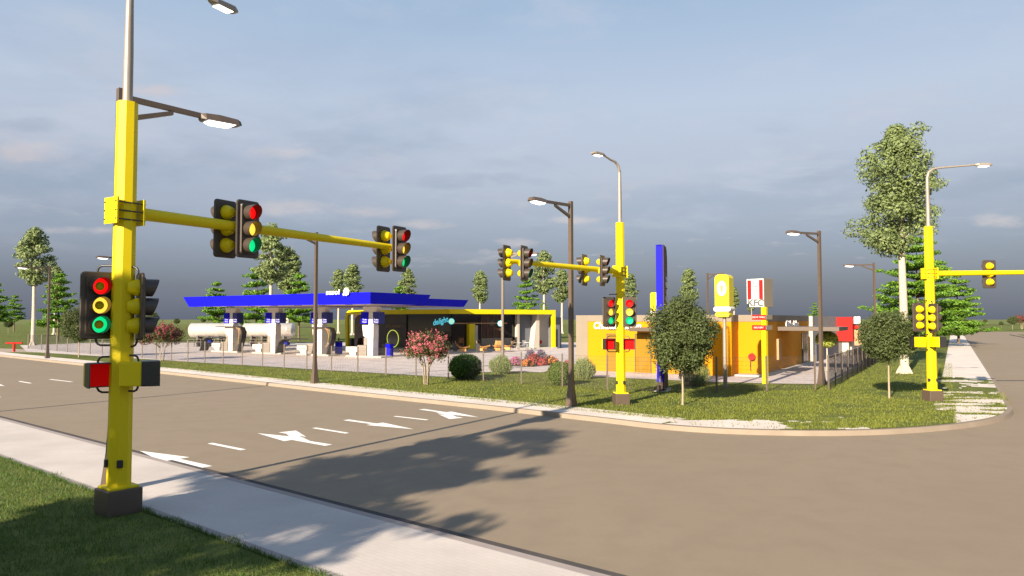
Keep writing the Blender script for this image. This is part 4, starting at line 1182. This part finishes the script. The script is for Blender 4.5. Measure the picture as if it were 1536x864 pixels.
# slanted fin
a = onseg(QB, QC, 793) - n2_ * .9; b = onseg(QB, QC, 797.5) - n2_ * .9; a2 = onseg(QB, QC, 798.5) - n2_ * .9; b2 = onseg(QB, QC, 802) - n2_ * .9
m = MB(); m.loft([[tuple(L(p, .16)) for p in (a, b2, b2 + n2_ * .88, a + n2_ * .88)], [tuple(L(p, 4.04)) for p in (a2, b2, b2 + n2_ * .88, a2 + n2_ * .88)]]); m.build('fin_wall', CWALL, st)
# side block with dark door
a = PC + d2 * .3 + n2_ * 1.2; b = a + d2 * 1.5
m = MB(); m.prism([tuple(L(p))[:2] for p in (a, b, b + n2_ * 6, a + n2_ * 6)], 0, 3.6); m.build('annexe', SLATE, st)
a_ = a + d2 * .15 - n2_ * .02; b_ = a + d2 * .95 - n2_ * .02
m = MB(); m.prism([tuple(L(p))[:2] for p in (a_, b_, b_ + n2_ * .018, a_ + n2_ * .018)], .16, 2.2); m.build('door', BLACK, st)
# back body
m = MB(); m.loft([[tuple(L(p, .16)) for p in (PA + n1_ * 7, QB + Vector((.3, 7, 0)), PC + n2_ * 7, PC + n2_ * 8, QB + Vector((.3, 9, 0)), PA + n1_ * 8)], [tuple(L(p, 4.04)) for p in (PA + n1_ * 7, QB + Vector((.3, 7, 0)), PC + n2_ * 7, PC + n2_ * 8, QB + Vector((.3, 9, 0)), PA + n1_ * 8)]]); m.build('rear_wall', GWALL, st)
# round doorway with lime ring + lettering
pc = onseg(QA, QB, 591.5) - n1_ * .17; cz = PT(591, 508, pc.y).z - .15
m = MB(); m.M = Matrix.Translation(L(pc)) @ rot_to(-n1_, (0, 0, cz)); n = 32; r_ = .93
m.loft([[(r_ * math.cos(2 * math.pi * j / n), y, r_ * math.sin(2 * math.pi * j / n)) for j in range(n)] for y in (0, .02)]); m.build('round_doorway', GLASS, st)
m = MB(); m.M = Matrix.Translation(L(pc)) @ rot_to(-n1_, (0, 0, cz))
m.loft([[(q * math.cos(2 * math.pi * j / n), y, q * math.sin(2 * math.pi * j / n)) for j in range(n)] for q, y in ((r_ + .01, 0), (r_ + .08, 0), (r_ + .08, .05), (r_ + .01, .05), (r_ + .01, 0))], False); m.build('ring_light', LIME, st)
textmesh('sign_lettering', 'CARLSWALD', .42, GOLD, st, Matrix.Translation(L(pc)) @ face_mat((0, 0, PT(591, 489.5, pc.y).z - .15), -n1_), .02)
def shop_sign(px, py, seg, fn):
    P_, Q_ = (PA, PB) if seg == 0 else (PB, PC); nn = n1_ if seg == 0 else n2_
    p = onseg(P_, Q_, px) + nn * .8; return L(p), PT(px, py, p.y).z - .15, nn
p, z, nn = shop_sign(652, 482, 0, None); pdel = p.copy()
textmesh('neon_lettering', 'delight', .85, TEAL, st, Matrix.Translation(p) @ face_mat((0, 0, z), Vector((.1, -1, 0))) @ Matrix.Rotation(R(14), 4, 'Z'), .03, .35, .72, bold=.012)
for px, py, seg in ((667.5, 482, 1), (757, 485, 1)):
    p, z, nn = shop_sign(px, py, seg, None)
    if px < 700: p = pdel + Vector((1.22, 0, 0)); z = PT(px, py, p.y + PB.y).z - .15
    d = Vector((.12, -1, 0)).normalized()
    m = MB(); m.M = Matrix.Translation(p) @ rot_to(d, (0, 0, z)); n = 24
    m.loft([[(q * math.cos(2 * math.pi * j / n), y, q * math.sin(2 * math.pi * j / n)) for j in range(n)] for q, y in ((.27, 0), (.27, .06))]); m.build('round_sign', MINT, st)
    m = MB(); m.M = Matrix.Translation(p) @ rot_to(d, (0, 0, z))
    m.loft([[(q * math.cos(2 * math.pi * j / n), y, q * math.sin(2 * math.pi * j / n)) for j in range(n)] for q, y in ((.275, 0), (.33, 0), (.33, .08), (.275, .08), (.275, 0))], False); m.build('sign_rim', TEAL, st)
    m = MB(); m.M = Matrix.Translation(p) @ rot_to(-d, (0, 0, z)); m.box(-.04, .04, 0.001, .75, -.04, .04); m.build('sign_bracket', BRN, st)
# fire hose reel on the shop wall
def hose_reel(p, d, label):
    t = thing('fire_hose_reel', label, 'fire hose', p, 0); t.scale = (.78, .78, .78)
    m = MB(); m.M = rot_to(d, (0, 0, 0)); n = 18
    m.loft([[(q * math.cos(2 * math.pi * j / n), y, q * math.sin(2 * math.pi * j / n)) for j in range(n)] for q, y in ((.26, .02), (.26, .05), (.17, .06), (.17, .18), (.26, .19), (.26, .22), (.05, .22))], True); m.build('reel', REDP, t)
    m = MB(); m.M = rot_to(d, (0, 0, 0)); m.tube([(.1, .12, -.25), (.12, .12, -.7), (.1, .1, -1.1)], .022, 6); m.box(-.04, .04, 0, .02, -.35, .3); m.build('hose', BLACK, t)
w_ = onseg(QB, QC, 809.5) - n2_ * .02; hose_reel((w_.x, w_.y, PT(809, 513, w_.y).z), -n2_, 'red fire hose reel on the cream wall at the right end of the shop')

# terrace furniture
def lounge(px, py, face, label):
    p = G(px, py, .31)
    t = thing('lounge_chair', label, 'chair', p, face, 'tan shell lounge chairs on the shop terrace')
    m = MB()
    secs = [(-.75, .95, .42), (-.62, .62, .46), (-.35, .38, .44), (0, .30, .42), (.4, .36, .40), (.7, .46, .34)]
    rings = []
    for x, z, w in secs: rings.append([(x, -w, z + .14), (x, -w * .6, z), (x, w * .6, z), (x, w, z + .14), (x, w * .6, z + .07), (x, -w * .6, z + .07)])
    m.loft(rings, True, False); m.build('shell', ORCH, t)
    m = MB(); m.box(-.35, .35, -.25, .25, 0, .29, .04); m.build('base', ORCH, t)
lounge(694, 527.5, .1, 'tan lounge chair left of the yellow shop pillar')
lounge(725, 526.5, .1, 'tan lounge chair between the yellow pillar and the lamp post')
lounge(746, 526, 1.9, 'upright tan lounge chair just left of the lamp post')
lounge(761, 525, 3.0, 'tan lounge chair just right of the lamp post')
for px, lab in ((683, 'black planter box beside the leftmost lounge chair'), (716.5, 'black planter box left of the second lounge chair')):
    p = G(px, 527.5, .31)
    m = MB(); m.box(-.2, .2, -.2, .2, 0, .78, .02); m.box(-.17, .17, -.17, .17, .78, .80); o = m.build('planter_box', BLACK); o.location = p; tag(o, lab, 'planter', 'black boxes on the shop terrace')
def table(px, py, label):
    t = thing('cafe_table', label, 'table', G(px, py, .31), .5, 'steel cafe tables on the shop terrace')
    m = MB(); m.cyl((0, 0, .72), .42, .42, .03, 18); m.build('table_top', WHITE, t)
    m = MB(); m.cyl((0, 0, 0), .22, .22, .02, 14); m.cyl((0, 0, .02), .03, .03, .70, 8); m.build('leg', STEEL, t)
def cchair(px, py, rz, label):
    t = thing('cafe_chair', label, 'chair', G(px, py, .31), rz, 'steel cafe chairs on the shop terrace')
    m = MB(); m.box(-.21, .21, -.2, .2, .44, .47, .01); m.build('seat', STEEL, t)
    for x in (-.19, .19):
        m = MB(); m.tube([(x, .19, 0), (x, .2, .45), (x, .25, .9)], .014, 5); m.build('leg', STEEL, t)
        m = MB(); m.tube([(x, -.19, 0), (x, -.18, .45)], .014, 5); m.build('leg', STEEL, t)
    m = MB()
    for z in (.6, .72, .84): m.box(-.19, .19, .215, .235, z, z + .05)
    m.build('backrest', STEEL, t)
table(777, 524.5, 'round cafe table nearest the lamp post on the shop terrace'); table(791, 524, 'round cafe table in front of the slanted cream fin')
cchair(771, 525, 1.2, 'cafe chair left of the table nearest the lamp post'); cchair(783, 524.6, -1.3, 'cafe chair between the two cafe tables')
cchair(787, 523, .2, 'cafe chair behind the gap between the two cafe tables'); cchair(797, 524, -1.5, 'cafe chair right of the table in front of the slanted fin')

# ------------------------------------------------------------ restaurants
DOORP = mat('ochre_door_panel', (.24, .135, .015), .8, .1, 1.5, spec=.1)
P1 = Vector((12.9, 42.8, .146))
rs = thing('restaurant', 'single-storey amber yellow restaurant with orange side wall and taupe parapet', 'restaurant', P1, AZ)
ZW, ZT = 3.22, 3.62
m = MB(); m.box(-9.35, 0, .0, .25, .0, ZW); m.box(.0, 1.35, 1.5, 1.75, 0, ZW); m.build('front_wall', YWALL, rs)
m = MB(); m.box(-.25, 0.002, .25, 1.5, 0, ZW); m.build('return_wall', OWALL, rs)
m = MB(); m.box(1.1, 1.352, 1.75, 17, 0, ZW); m.build('side_wall', OWALL, rs)
m = MB(); m.box(-10.2, -9.352, -.02, .25, 0, ZT); m.box(-10.2, -9.95, .25, 30, 0, ZT)
m.box(-9.352, .02, -.03, .25, ZW, ZT); m.box(-.25, .03, .25, 1.47, ZW, ZT); m.box(-.25, 1.38, 1.47, 1.75, ZW, ZT); m.box(1.1, 1.38, 1.75, 17, ZW, ZT); m.build('parapet', GWALL, rs)
m = MB(); m.box(-9.9, 1.1, 2.0, 29.8, 3.2, 3.32); m.box(-9.9, -.3, .3, 2.0, 3.2, 3.32); m.build('roof', CONC, rs)
m = MB(); m.box(-9.9, 1.1, 29.8, 30, 0, ZT); m.build('rear_wall', GWALL, rs)
m = MB(); m.box(-9.5, .1, -.85, -.03, 0, .02); m.box(.03, 1.5, .4, 1.48, 0, .1); m.box(1.38, 1.75, 1.0, 17, 0, .12); m.build('apron', CONC, rs)
for x0, x1 in ((-7.95, -6.9), (-6.0, -5.0), (-3.4, -2.4)):
    m = MB(); m.box(x0, x1, -.035, -.003, .05, 2.4); f_ = m.build('door', DOORP, rs)
    m = MB(); m.box(x0 - .04, x0 - .001, -.06, -.003, .05, 2.44); m.box(x1 + .001, x1 + .04, -.06, -.003, .05, 2.44); m.box(x0, x1, -.06, -.003, 2.401, 2.44); m.build('frame', BRN, f_)
m = MB(); m.box(-5.9, -3.6, -1.3, -.031, 2.62, 2.86, .01); m.build('awning', BRN, rs)
textmesh('sign_lettering', 'Chicken Licken', .62, WHITE2, rs, Matrix.Translation((-7.25, -.05, 2.93)) @ Matrix.Rotation(R(90), 4, 'X'), .04, .15, .86, bold=.02)
# side awning (drive-through), window lightbox, door, lettering
m = MB(); m.box(1.385, 5.05, 5.8, 9.8, 2.62, 2.88, .01); m.build('awning', BRN, rs)
m = MB(); m.box(1.36, 1.50, 5.55, 6.35, .75, 2.1, .01); m.build('menu_panel', TIMB, rs)
m = MB(); m.box(1.36, 1.44, 14.0, 16.2, .1, 2.35); f_ = m.build('door', BRN, rs)
m = MB(); m.box(1.441, 1.45, 14.3, 15.0, .25, 2.2); m.box(1.441, 1.45, 15.2, 15.9, .25, 2.2); m.build('pane', GLASSB, f_)
textmesh('sign_lettering', 'Chicken Licken', .7, WHITE2, rs, Matrix.Translation((1.40, 10.5, 2.98)) @ Matrix.Rotation(R(90), 4, 'Z') @ Matrix.Rotation(R(90), 4, 'X'), .04, .15, 1, bold=.02)
# drive-thru panel box
hose_reel(tuple(P1 + RC @ Vector((.82, 1.46, 1.12))), RC @ Vector((0, -1, 0)), 'red fire hose reel on the amber wall beside the red striped sign pole')
# second restaurant: cream with red box
r2 = thing('restaurant', 'cream restaurant end with a red clad box and thin red awning beyond the orange wall', 'restaurant', P1 + RC @ Vector((1.38, 17, 0)), AZ)
m = MB(); m.box(-.25, .25, .02, 13, 0, 3.62); m.build('wall', CWALL, r2)
m = MB(); m.box(.252, .30, 1.2, 12.8, 0, 1.35); m.build('dado', SLATE, r2)
m = MB(); m.box(-.27, 1.15, 13, 22, 0, 1.35); m.box(1.15, 1.3, 14, 22, 0, 3.5); m.build('side_wall', CWALL, r2)
m = MB(); m.box(-.25, 1.55, 12.6, 15, 1.36, 3.56, .01); bx_ = m.build('red_box', RWALL, r2)
m = MB()
for z in np.arange(1.6, 3.5, .24): m.box(-.25, 1.55, 12.59, 12.6, z, z + .015)
m.build('cladding_groove', REDP, bx_)
m = MB(); m.box(1.56, 3.9, 14, 15.6, 2.5, 2.78, .01); m.build('awning', RWALL, r2)
m = MB(); m.box(1.56, 2.1, 13.6, 13.75, 2.95, 3.6, .01); m.build('sign_panel', WHITE2, r2)
m = MB(); m.box(1.56, 2.2, 13.7, 13.9, .95, 2.4, .01); m.build('menu_panel', TIMB, r2)
m = MB(); m.box(-.2, .6, 12.97, 12.998, .02, 1.2); m.build('service_door', CHAR, r2)

# ------------------------------------------------------------ signs
# tall blue pylon
DKB = mat('dark_brown_panel', (.055, .036, .028), .6, .15, 2, spec=.15)
pb = B(991, 587); 
t = thing('pylon_sign', 'tall narrow royal blue pylon seen edge-on behind the olive tree', 'sign', (pb.x, pb.y, .146), -math.atan2(.31, 1))
m = MB(); m.box(-.165, .14, .051, 1.75, .02, 6.80); m.build('pylon_body', DKB, t)
m = MB(); m.box(-.17, .145, 0, .05, .45, 6.86, .006); m.build('front_panel', BLUE, t)
m = MB(); pr_ = [(0.0, .1), (1.78, .1), (1.78, 6.3), (1.6, 6.7), (1.3, 6.86), (0.02, 6.86)]
m.loft([[(.146, y, z) for y, z in pr_], [(.19, y, z) for y, z in pr_]]); m.build('side_panel', DKB, t)
m = MB(); m.box(-.3, .35, -.1, 1.9, -.05, .02); m.build('footing', CONC, t)
m = MB()
for y, z, r_ in ((.8, 5.0, .16), (1.1, 4.6, .22), (.75, 4.3, .16), (1.25, 5.0, .15), (1.3, 4.2, .15), (.95, 5.3, .12)):
    for sx in (1, -1):
        m.M = Matrix.Translation((.191 if sx > 0 else -.171, y, z)) @ Matrix.Rotation(R(90) * sx, 4, 'Y'); m.cyl((0, 0, 0), r_, r_, .05, 12)
m.build('emblem', WHITE2, t)
textmesh('sign_lettering', 'sasol', .55, WHITE2, t, Matrix.Translation((.22, .95, 3.5)) @ Matrix.Rotation(R(90), 4, 'Z') @ Matrix.Rotation(R(90), 4, 'X'), .03)

def pole_sign_yellow(p, s, rz, label):
    t = thing('pole_sign', label, 'sign', p, rz, 'yellow restaurant pole signs'); t.scale = (s, s, s)
    m = MB(); m.cyl((0, 0, 0), .10, .09, 3.45, 12); m.build('pole', GREY, t)
    m = MB()
    prf = [(-.36, 4.02), (.36, 4.02), (.36, 5.38), (.30, 5.50), (.16, 5.56), (-.16, 5.56), (-.30, 5.50), (-.36, 5.38)]
    m.loft([[(x, -.30, z) for x, z in prf], [(x, .30, z) for x, z in prf]]); b_ = m.build('sign_box', YSIGN, t)
    m = MB(); n = 24
    m.loft([[(.24 * q * math.cos(2 * math.pi * j / n) , -.301 - y, 4.87 + .37 * q * math.sin(2 * math.pi * j / n)) for j in range(n)] for q, y in ((1, 0), (1, .012))]); e = m.build('white_oval', WHITE2, b_)
    m = MB(); m.loft([[(.20 * q * math.cos(2 * math.pi * j / n), -.3135 - y, 4.87 + .32 * q * math.sin(2 * math.pi * j / n)) for j in range(n)] for q, y in ((1, 0), (.93, 0), (.93, .003), (1, .003), (1, 0))], False)
    m.loft([[(x, y, z) for x, z in ((0, 4.62), (.07, 4.82), (.09, 4.95), (.04, 5.0), (.07, 5.1), (0, 5.05), (-.07, 5.1), (-.04, 5.0), (-.09, 4.95), (-.07, 4.82))] for y in (-.314, -.320)]); m.build('emblem', GOLD, b_)
    for z0, z1, w, mt, tx, nm in ((3.74, 3.98, .44, WHITE, 'DRIVE THRU', 'white_pill'), (3.47, 3.70, .36, YSIGN, 'OPEN 24HR', 'yellow_pill')):
        m = MB(); hh = (z1 - z0) / 2; pr2 = rrect(2 * w, 2 * hh, hh * .98, 5)
        m.loft([[(x, -.30, (z0 + z1) / 2 + z) for x, z in pr2], [(x, .24, (z0 + z1) / 2 + z) for x, z in pr2]]); o = m.build(nm, mt, t)
        textmesh('pill_text', tx, .12, INK, o, Matrix.Translation((0, -.303, (z0 + z1) / 2)) @ Matrix.Rotation(R(90), 4, 'X'), .002)
    m = MB(); m.box(-.05, .05, -.05, .05, 3.45, 4.05); m.box(-.3, .3, -.03, .03, 3.42, 3.46); m.build('spine', GREY, t)
    return t
p = B(1088, 581.5); pole_sign_yellow((p.x, p.y, .146), 1, R(-38), 'yellow box sign with white oval emblem on a grey pole right of the olive tree')
pole_sign_yellow((12.35, 62.5, .146), 1.02, R(48), 'partly hidden yellow box sign left of the blue pylon')
p = B(1148, 575.5)
t = thing('pole_sign', 'red and white striped box sign on a yellow pole beside the amber wall', 'sign', (p.x, p.y, .146), R(-47))
m = MB(); m.box(-.12, .12, -.12, .12, 0, 4.0, .01); m.build('pole', YEL, t)
m = MB(); m.box(-1.02, .0, -.02, .0, 4.0, 5.55); m.box(-.02, 0.0, 0.0, .9, 4.0, 5.55)
m.v = []; m.f = []; m.mi = []; m.sm = []
m.box(-.98, 0, 0, .95, 4.0, 5.5, .01); bx2 = m.build('sign_box', GWALL, t)
m = MB(); m.box(-.97, -.01, -.012, -.001, 4.01, 5.49); wf = m.build('white_face', WHITE2, bx2)
m = MB(); m.box(-.93, -.71, -.018, -.013, 4.42, 5.43); m.box(-.27, -.05, -.018, -.013, 4.42, 5.43); m.build('red_stripe', REDP, wf)
textmesh('sign_lettering', 'KFC', .50, INK, wf, Matrix.Translation((-.49, -.018, 4.21)) @ Matrix.Rotation(R(90), 4, 'X'), .003, .1, 1.0, bold=.018)
m = MB()   # plain line emblem
for pts in ([(-.62, 5.2), (-.55, 5.33), (-.43, 5.33), (-.36, 5.2)], [(-.62, 5.0), (-.55, 4.86), (-.43, 4.86), (-.36, 5.0)], [(-.55, 4.83), (-.49, 4.55), (-.43, 4.83)], [(-.6, 5.08), (-.38, 5.08)]):
    m.tube([(x, -.018, z) for x, z in pts], .024, 5)
m.build('line_emblem', INK, wf)
m = MB(); m.cyl((-.8, .15, 3.55), .03, .03, .45, 8); m.box(-.83, -.1, .12, .18, 3.50, 3.55); m.build('side_stay', GREY, t)
for z, tx in ((3.46, 'DRIVE THRU'), (2.92, 'DELIVERY')):
    m = MB(); m.box(-.62, .14, -.16, -.121, z - .13, z + .13, .005); o = m.build('name_board', REDP, t)
    textmesh('board_text', tx, .13, WHITE2, o, Matrix.Translation((-.24, -.163, z)) @ Matrix.Rotation(R(90), 4, 'X'), .002)
    m = MB(); m.box(.125, .16, -.1, .55, z - .12, z + .12, .005); m.build('side_board', GWALL, t)

# red T-shaped post at the far left
p = B(21, 527.5); t = thing('barrier_post', 'small red T-shaped post on the far left verge', 'post', (p.x, p.y, .146), .3)
m = MB(); m.tube([(0, 0, 0), (0, 0, .82)], .12, 8); m.build('post', REDP, t)
m = MB(); m.box(-.75, .75, -.12, .12, .82, .98, .02); m.build('crossbar', REDP, t)

# ------------------------------------------------------------ world and sun
EXPO = 1.4
SUNAZ = Vector((-.518, -.855, 0)).normalized(); EL = R(22)
w = bpy.data.worlds.new('World'); SC.world = w; w.use_nodes = True
nt = w.node_tree; N = nt.nodes; Lk = nt.links; bg = N['Background']; bg.inputs['Strength'].default_value = .1
sky = N.new('ShaderNodeTexSky'); sky.sky_type = 'NISHITA'; sky.sun_disc = False; sky.sun_elevation = EL
sky.sun_rotation = math.atan2(SUNAZ.x, SUNAZ.y); sky.air_density = 1.2; sky.dust_density = 1.5
tc = N.new('ShaderNodeTexCoord'); sp = N.new('ShaderNodeSeparateXYZ'); Lk.new(tc.outputs['Generated'], sp.inputs[0])
def lin(r, g, b): return tuple((v / 255 / 12.92 if v / 255 <= .04045 else ((v / 255 + .055) / 1.055) ** 2.4) for v in (r, g, b))
K = 1 / (.1 * 2 ** EXPO)
def ramp(stops):
    r_ = N.new('ShaderNodeValToRGB'); cr = r_.color_ramp
    while len(cr.elements) < len(stops): cr.elements.new(.5)
    for e, (p_, c_) in zip(cr.elements, stops): e.position = p_; e.color = (*c_, 1)
    return r_
zc = N.new('ShaderNodeMath'); zc.operation = 'MAXIMUM'; zc.inputs[1].default_value = 0; Lk.new(sp.outputs['Z'], zc.inputs[0])
base = ramp([(0, lin(97, 105, 124)), (.045, lin(112, 121, 140)), (.11, lin(152, 162, 181)), (.19, lin(184, 192, 208)), (.28, lin(190, 202, 221)), (.40, lin(166, 189, 216)), (.7, lin(130, 160, 200))])
Lk.new(zc.outputs[0], base.inputs[0])
# cloud plane projection
dv = N.new('ShaderNodeMath'); dv.operation = 'ADD'; dv.inputs[1].default_value = .16; Lk.new(zc.outputs[0], dv.inputs[0])
vd = N.new('ShaderNodeVectorMath'); vd.operation = 'DIVIDE'; cb = N.new('ShaderNodeCombineXYZ')
for i in range(3): Lk.new(dv.outputs[0], cb.inputs[i])
Lk.new(tc.outputs['Generated'], vd.inputs[0]); Lk.new(cb.outputs[0], vd.inputs[1])
def cloud(scale, off, lo, hi, rough=.6, det=9):
    mp = N.new('ShaderNodeMapping'); mp.inputs['Location'].default_value = off; mp.inputs['Scale'].default_value = (1, 1, 4.0); Lk.new(vd.outputs[0], mp.inputs[0])
    n_ = N.new('ShaderNodeTexNoise'); n_.inputs['Scale'].default_value = scale; n_.inputs['Detail'].default_value = det; n_.inputs['Roughness'].default_value = rough; n_.inputs['Distortion'].default_value = .25
    Lk.new(mp.outputs[0], n_.inputs['Vector'])
    mr = N.new('ShaderNodeMapRange'); mr.interpolation_type = 'SMOOTHSTEP'; mr.inputs[1].default_value = lo; mr.inputs[2].default_value = hi; Lk.new(n_.outputs['Fac'], mr.inputs[0]); return mr
def mixc(fac, a, b, fs=None):
    mx = N.new('ShaderNodeMix'); mx.data_type = 'RGBA'
    if isinstance(a, tuple): mx.inputs[6].default_value = (*a, 1)
    else: Lk.new(a, mx.inputs[6])
    if isinstance(b, tuple): mx.inputs[7].default_value = (*b, 1)
    else: Lk.new(b, mx.inputs[7])
    if fs is not None:
        ml = N.new('ShaderNodeMath'); ml.operation = 'MULTIPLY'; ml.inputs[1].default_value = fs; Lk.new(fac, ml.inputs[0]); fac = ml.outputs[0]
    Lk.new(fac, mx.inputs[0]); return mx.outputs[2]
c1m = cloud(.8, (1.3, .2, 0), .42, .68)
hz = ramp([(0, (0, 0, 0)), (.07, (.05, .05, .05)), (.16, (1, 1, 1))]); Lk.new(zc.outputs[0], hz.inputs[0])
def fade(n_):
    ml_ = N.new('ShaderNodeMath'); ml_.operation = 'MULTIPLY'; Lk.new(n_.outputs[0], ml_.inputs[0]); Lk.new(hz.outputs[0], ml_.inputs[1]); return ml_
c1m = fade(c1m)
col = mixc(c1m.outputs[0], base.outputs[0], lin(140, 160, 188), .30)          # blue-grey gaps
c2m = fade(cloud(1.9, (5.1, 2.2, .5), .50, .74))
col = mixc(c2m.outputs[0], col, lin(205, 208, 220), .40)         # pale wisps
# low sunlit cloud heads between about 3 and 20 degrees
band = ramp([(0, (0, 0, 0)), (.05, (0, 0, 0)), (.09, (1, 1, 1)), (.22, (.8, .8, .8)), (.34, (0, 0, 0))]); Lk.new(zc.outputs[0], band.inputs[0])
c3m = cloud(2.6, (3.3, 7.2, 1.5), .585, .72, .62)
ml = N.new('ShaderNodeMath'); ml.operation = 'MULTIPLY'; Lk.new(c3m.outputs[0], ml.inputs[0]); Lk.new(band.outputs[0], ml.inputs[1])
col = mixc(ml.outputs[0], col, lin(205, 200, 205), .35)
c4m = cloud(1.5, (8.3, 1.2, 4.5), .54, .70, .55)
ml2 = N.new('ShaderNodeMath'); ml2.operation = 'MULTIPLY'; Lk.new(c4m.outputs[0], ml2.inputs[0]); Lk.new(band.outputs[0], ml2.inputs[1])
col = mixc(ml2.outputs[0], col, lin(128, 144, 166), .28)
def mth(op, a, b=None, c=None):
    m_ = N.new('ShaderNodeMath'); m_.operation = op
    for i, v in enumerate((a, b, c)):
        if v is None: continue
        if isinstance(v, (int, float)): m_.inputs[i].default_value = v
        else: Lk.new(v, m_.inputs[i])
    return m_.outputs[0]
ys = mth('MAXIMUM', sp.outputs['Y'], .02)
uu = mth('DIVIDE', sp.outputs['X'], ys); vv = mth('DIVIDE', sp.outputs['Z'], ys)
cuv = N.new('ShaderNodeCombineXYZ'); Lk.new(mth('MULTIPLY', uu, 9), cuv.inputs[0]); Lk.new(mth('MULTIPLY', vv, 22), cuv.inputs[1])
cn_ = N.new('ShaderNodeTexNoise'); cn_.inputs['Scale'].default_value = 1.4; cn_.inputs['Detail'].default_value = 9; cn_.inputs['Roughness'].default_value = .62; Lk.new(cuv.outputs[0], cn_.inputs['Vector'])
nf = mth('MULTIPLY_ADD', cn_.outputs['Fac'], 3.4, -1.7)
def group_(lst, lo, hi):
    acc = None
    for px, py, w_, h_ in lst:
        a_ = mth('DIVIDE', mth('SUBTRACT', uu, (px - 768) / F), w_ / F); b_ = mth('DIVIDE', mth('SUBTRACT', vv, (479 - py) / F), h_ / F)
        d_ = mth('SUBTRACT', 1.0, mth('ADD', mth('MULTIPLY', a_, a_), mth('MULTIPLY', b_, b_)))
        acc = d_ if acc is None else mth('MAXIMUM', acc, d_)
    acc = mth('ADD', mth('MAXIMUM', acc, -1.5), nf)
    mr = N.new('ShaderNodeMapRange'); mr.interpolation_type = 'SMOOTHSTEP'; mr.inputs[1].default_value = lo; mr.inputs[2].default_value = hi; Lk.new(acc, mr.inputs[0])
    return mr.outputs[0]
dk = group_([(60, 262, 220, 42), (470, 338, 200, 24), (120, 320, 150, 20), (700, 270, 120, 14), (40, 185, 70, 14)], -.3, 1.3)
col = mixc(dk, col, lin(132, 150, 174), .32)
br = group_([(40, 224, 85, 20), (210, 130, 80, 14), (435, 312, 80, 17), (545, 318, 70, 12), (410, 226, 70, 14), (775, 364, 45, 10), (640, 335, 60, 10), (1500, 330, 60, 13), (1290, 348, 45, 9), (120, 345, 80, 9), (860, 330, 50, 8)], .1, 1.5)
col = mixc(br, col, lin(214, 202, 202), .62)
sc = N.new('ShaderNodeVectorMath'); sc.operation = 'SCALE'; sc.inputs['Scale'].default_value = K; Lk.new(col, sc.inputs[0])
fin = N.new('ShaderNodeMix'); fin.data_type = 'RGBA'; fin.inputs[0].default_value = .95
Lk.new(sky.outputs[0], fin.inputs[6]); Lk.new(sc.outputs[0], fin.inputs[7]); Lk.new(fin.outputs[2], bg.inputs['Color'])

sd = bpy.data.lights.new('Sun', 'SUN'); sd.energy = 4.9; sd.angle = R(.6); sd.color = (1.0, .85, .66)
so = bpy.data.objects.new('sun', sd); COL.objects.link(so)
dirv = -Vector((SUNAZ.x * math.cos(EL), SUNAZ.y * math.cos(EL), math.sin(EL)))
so.rotation_euler = dirv.to_track_quat('-Z', 'Y').to_euler(); so.location = (-30, -50, 40)

# ------------------------------------------------------------ camera
cd = bpy.data.cameras.new('Camera'); cd.sensor_width = 36; cd.lens = 36 * F / 1536; cd.clip_end = 20000; cd.clip_start = .1
co = bpy.data.objects.new('camera', cd); COL.objects.link(co); co.location = (0, 0, H); co.rotation_euler = (R(90) + PITCH, 0, 0)
SC.camera = co
SC.view_settings.view_transform = 'Standard'; SC.view_settings.look = 'None'; SC.view_settings.exposure = EXPO; SC.view_settings.gamma = 1
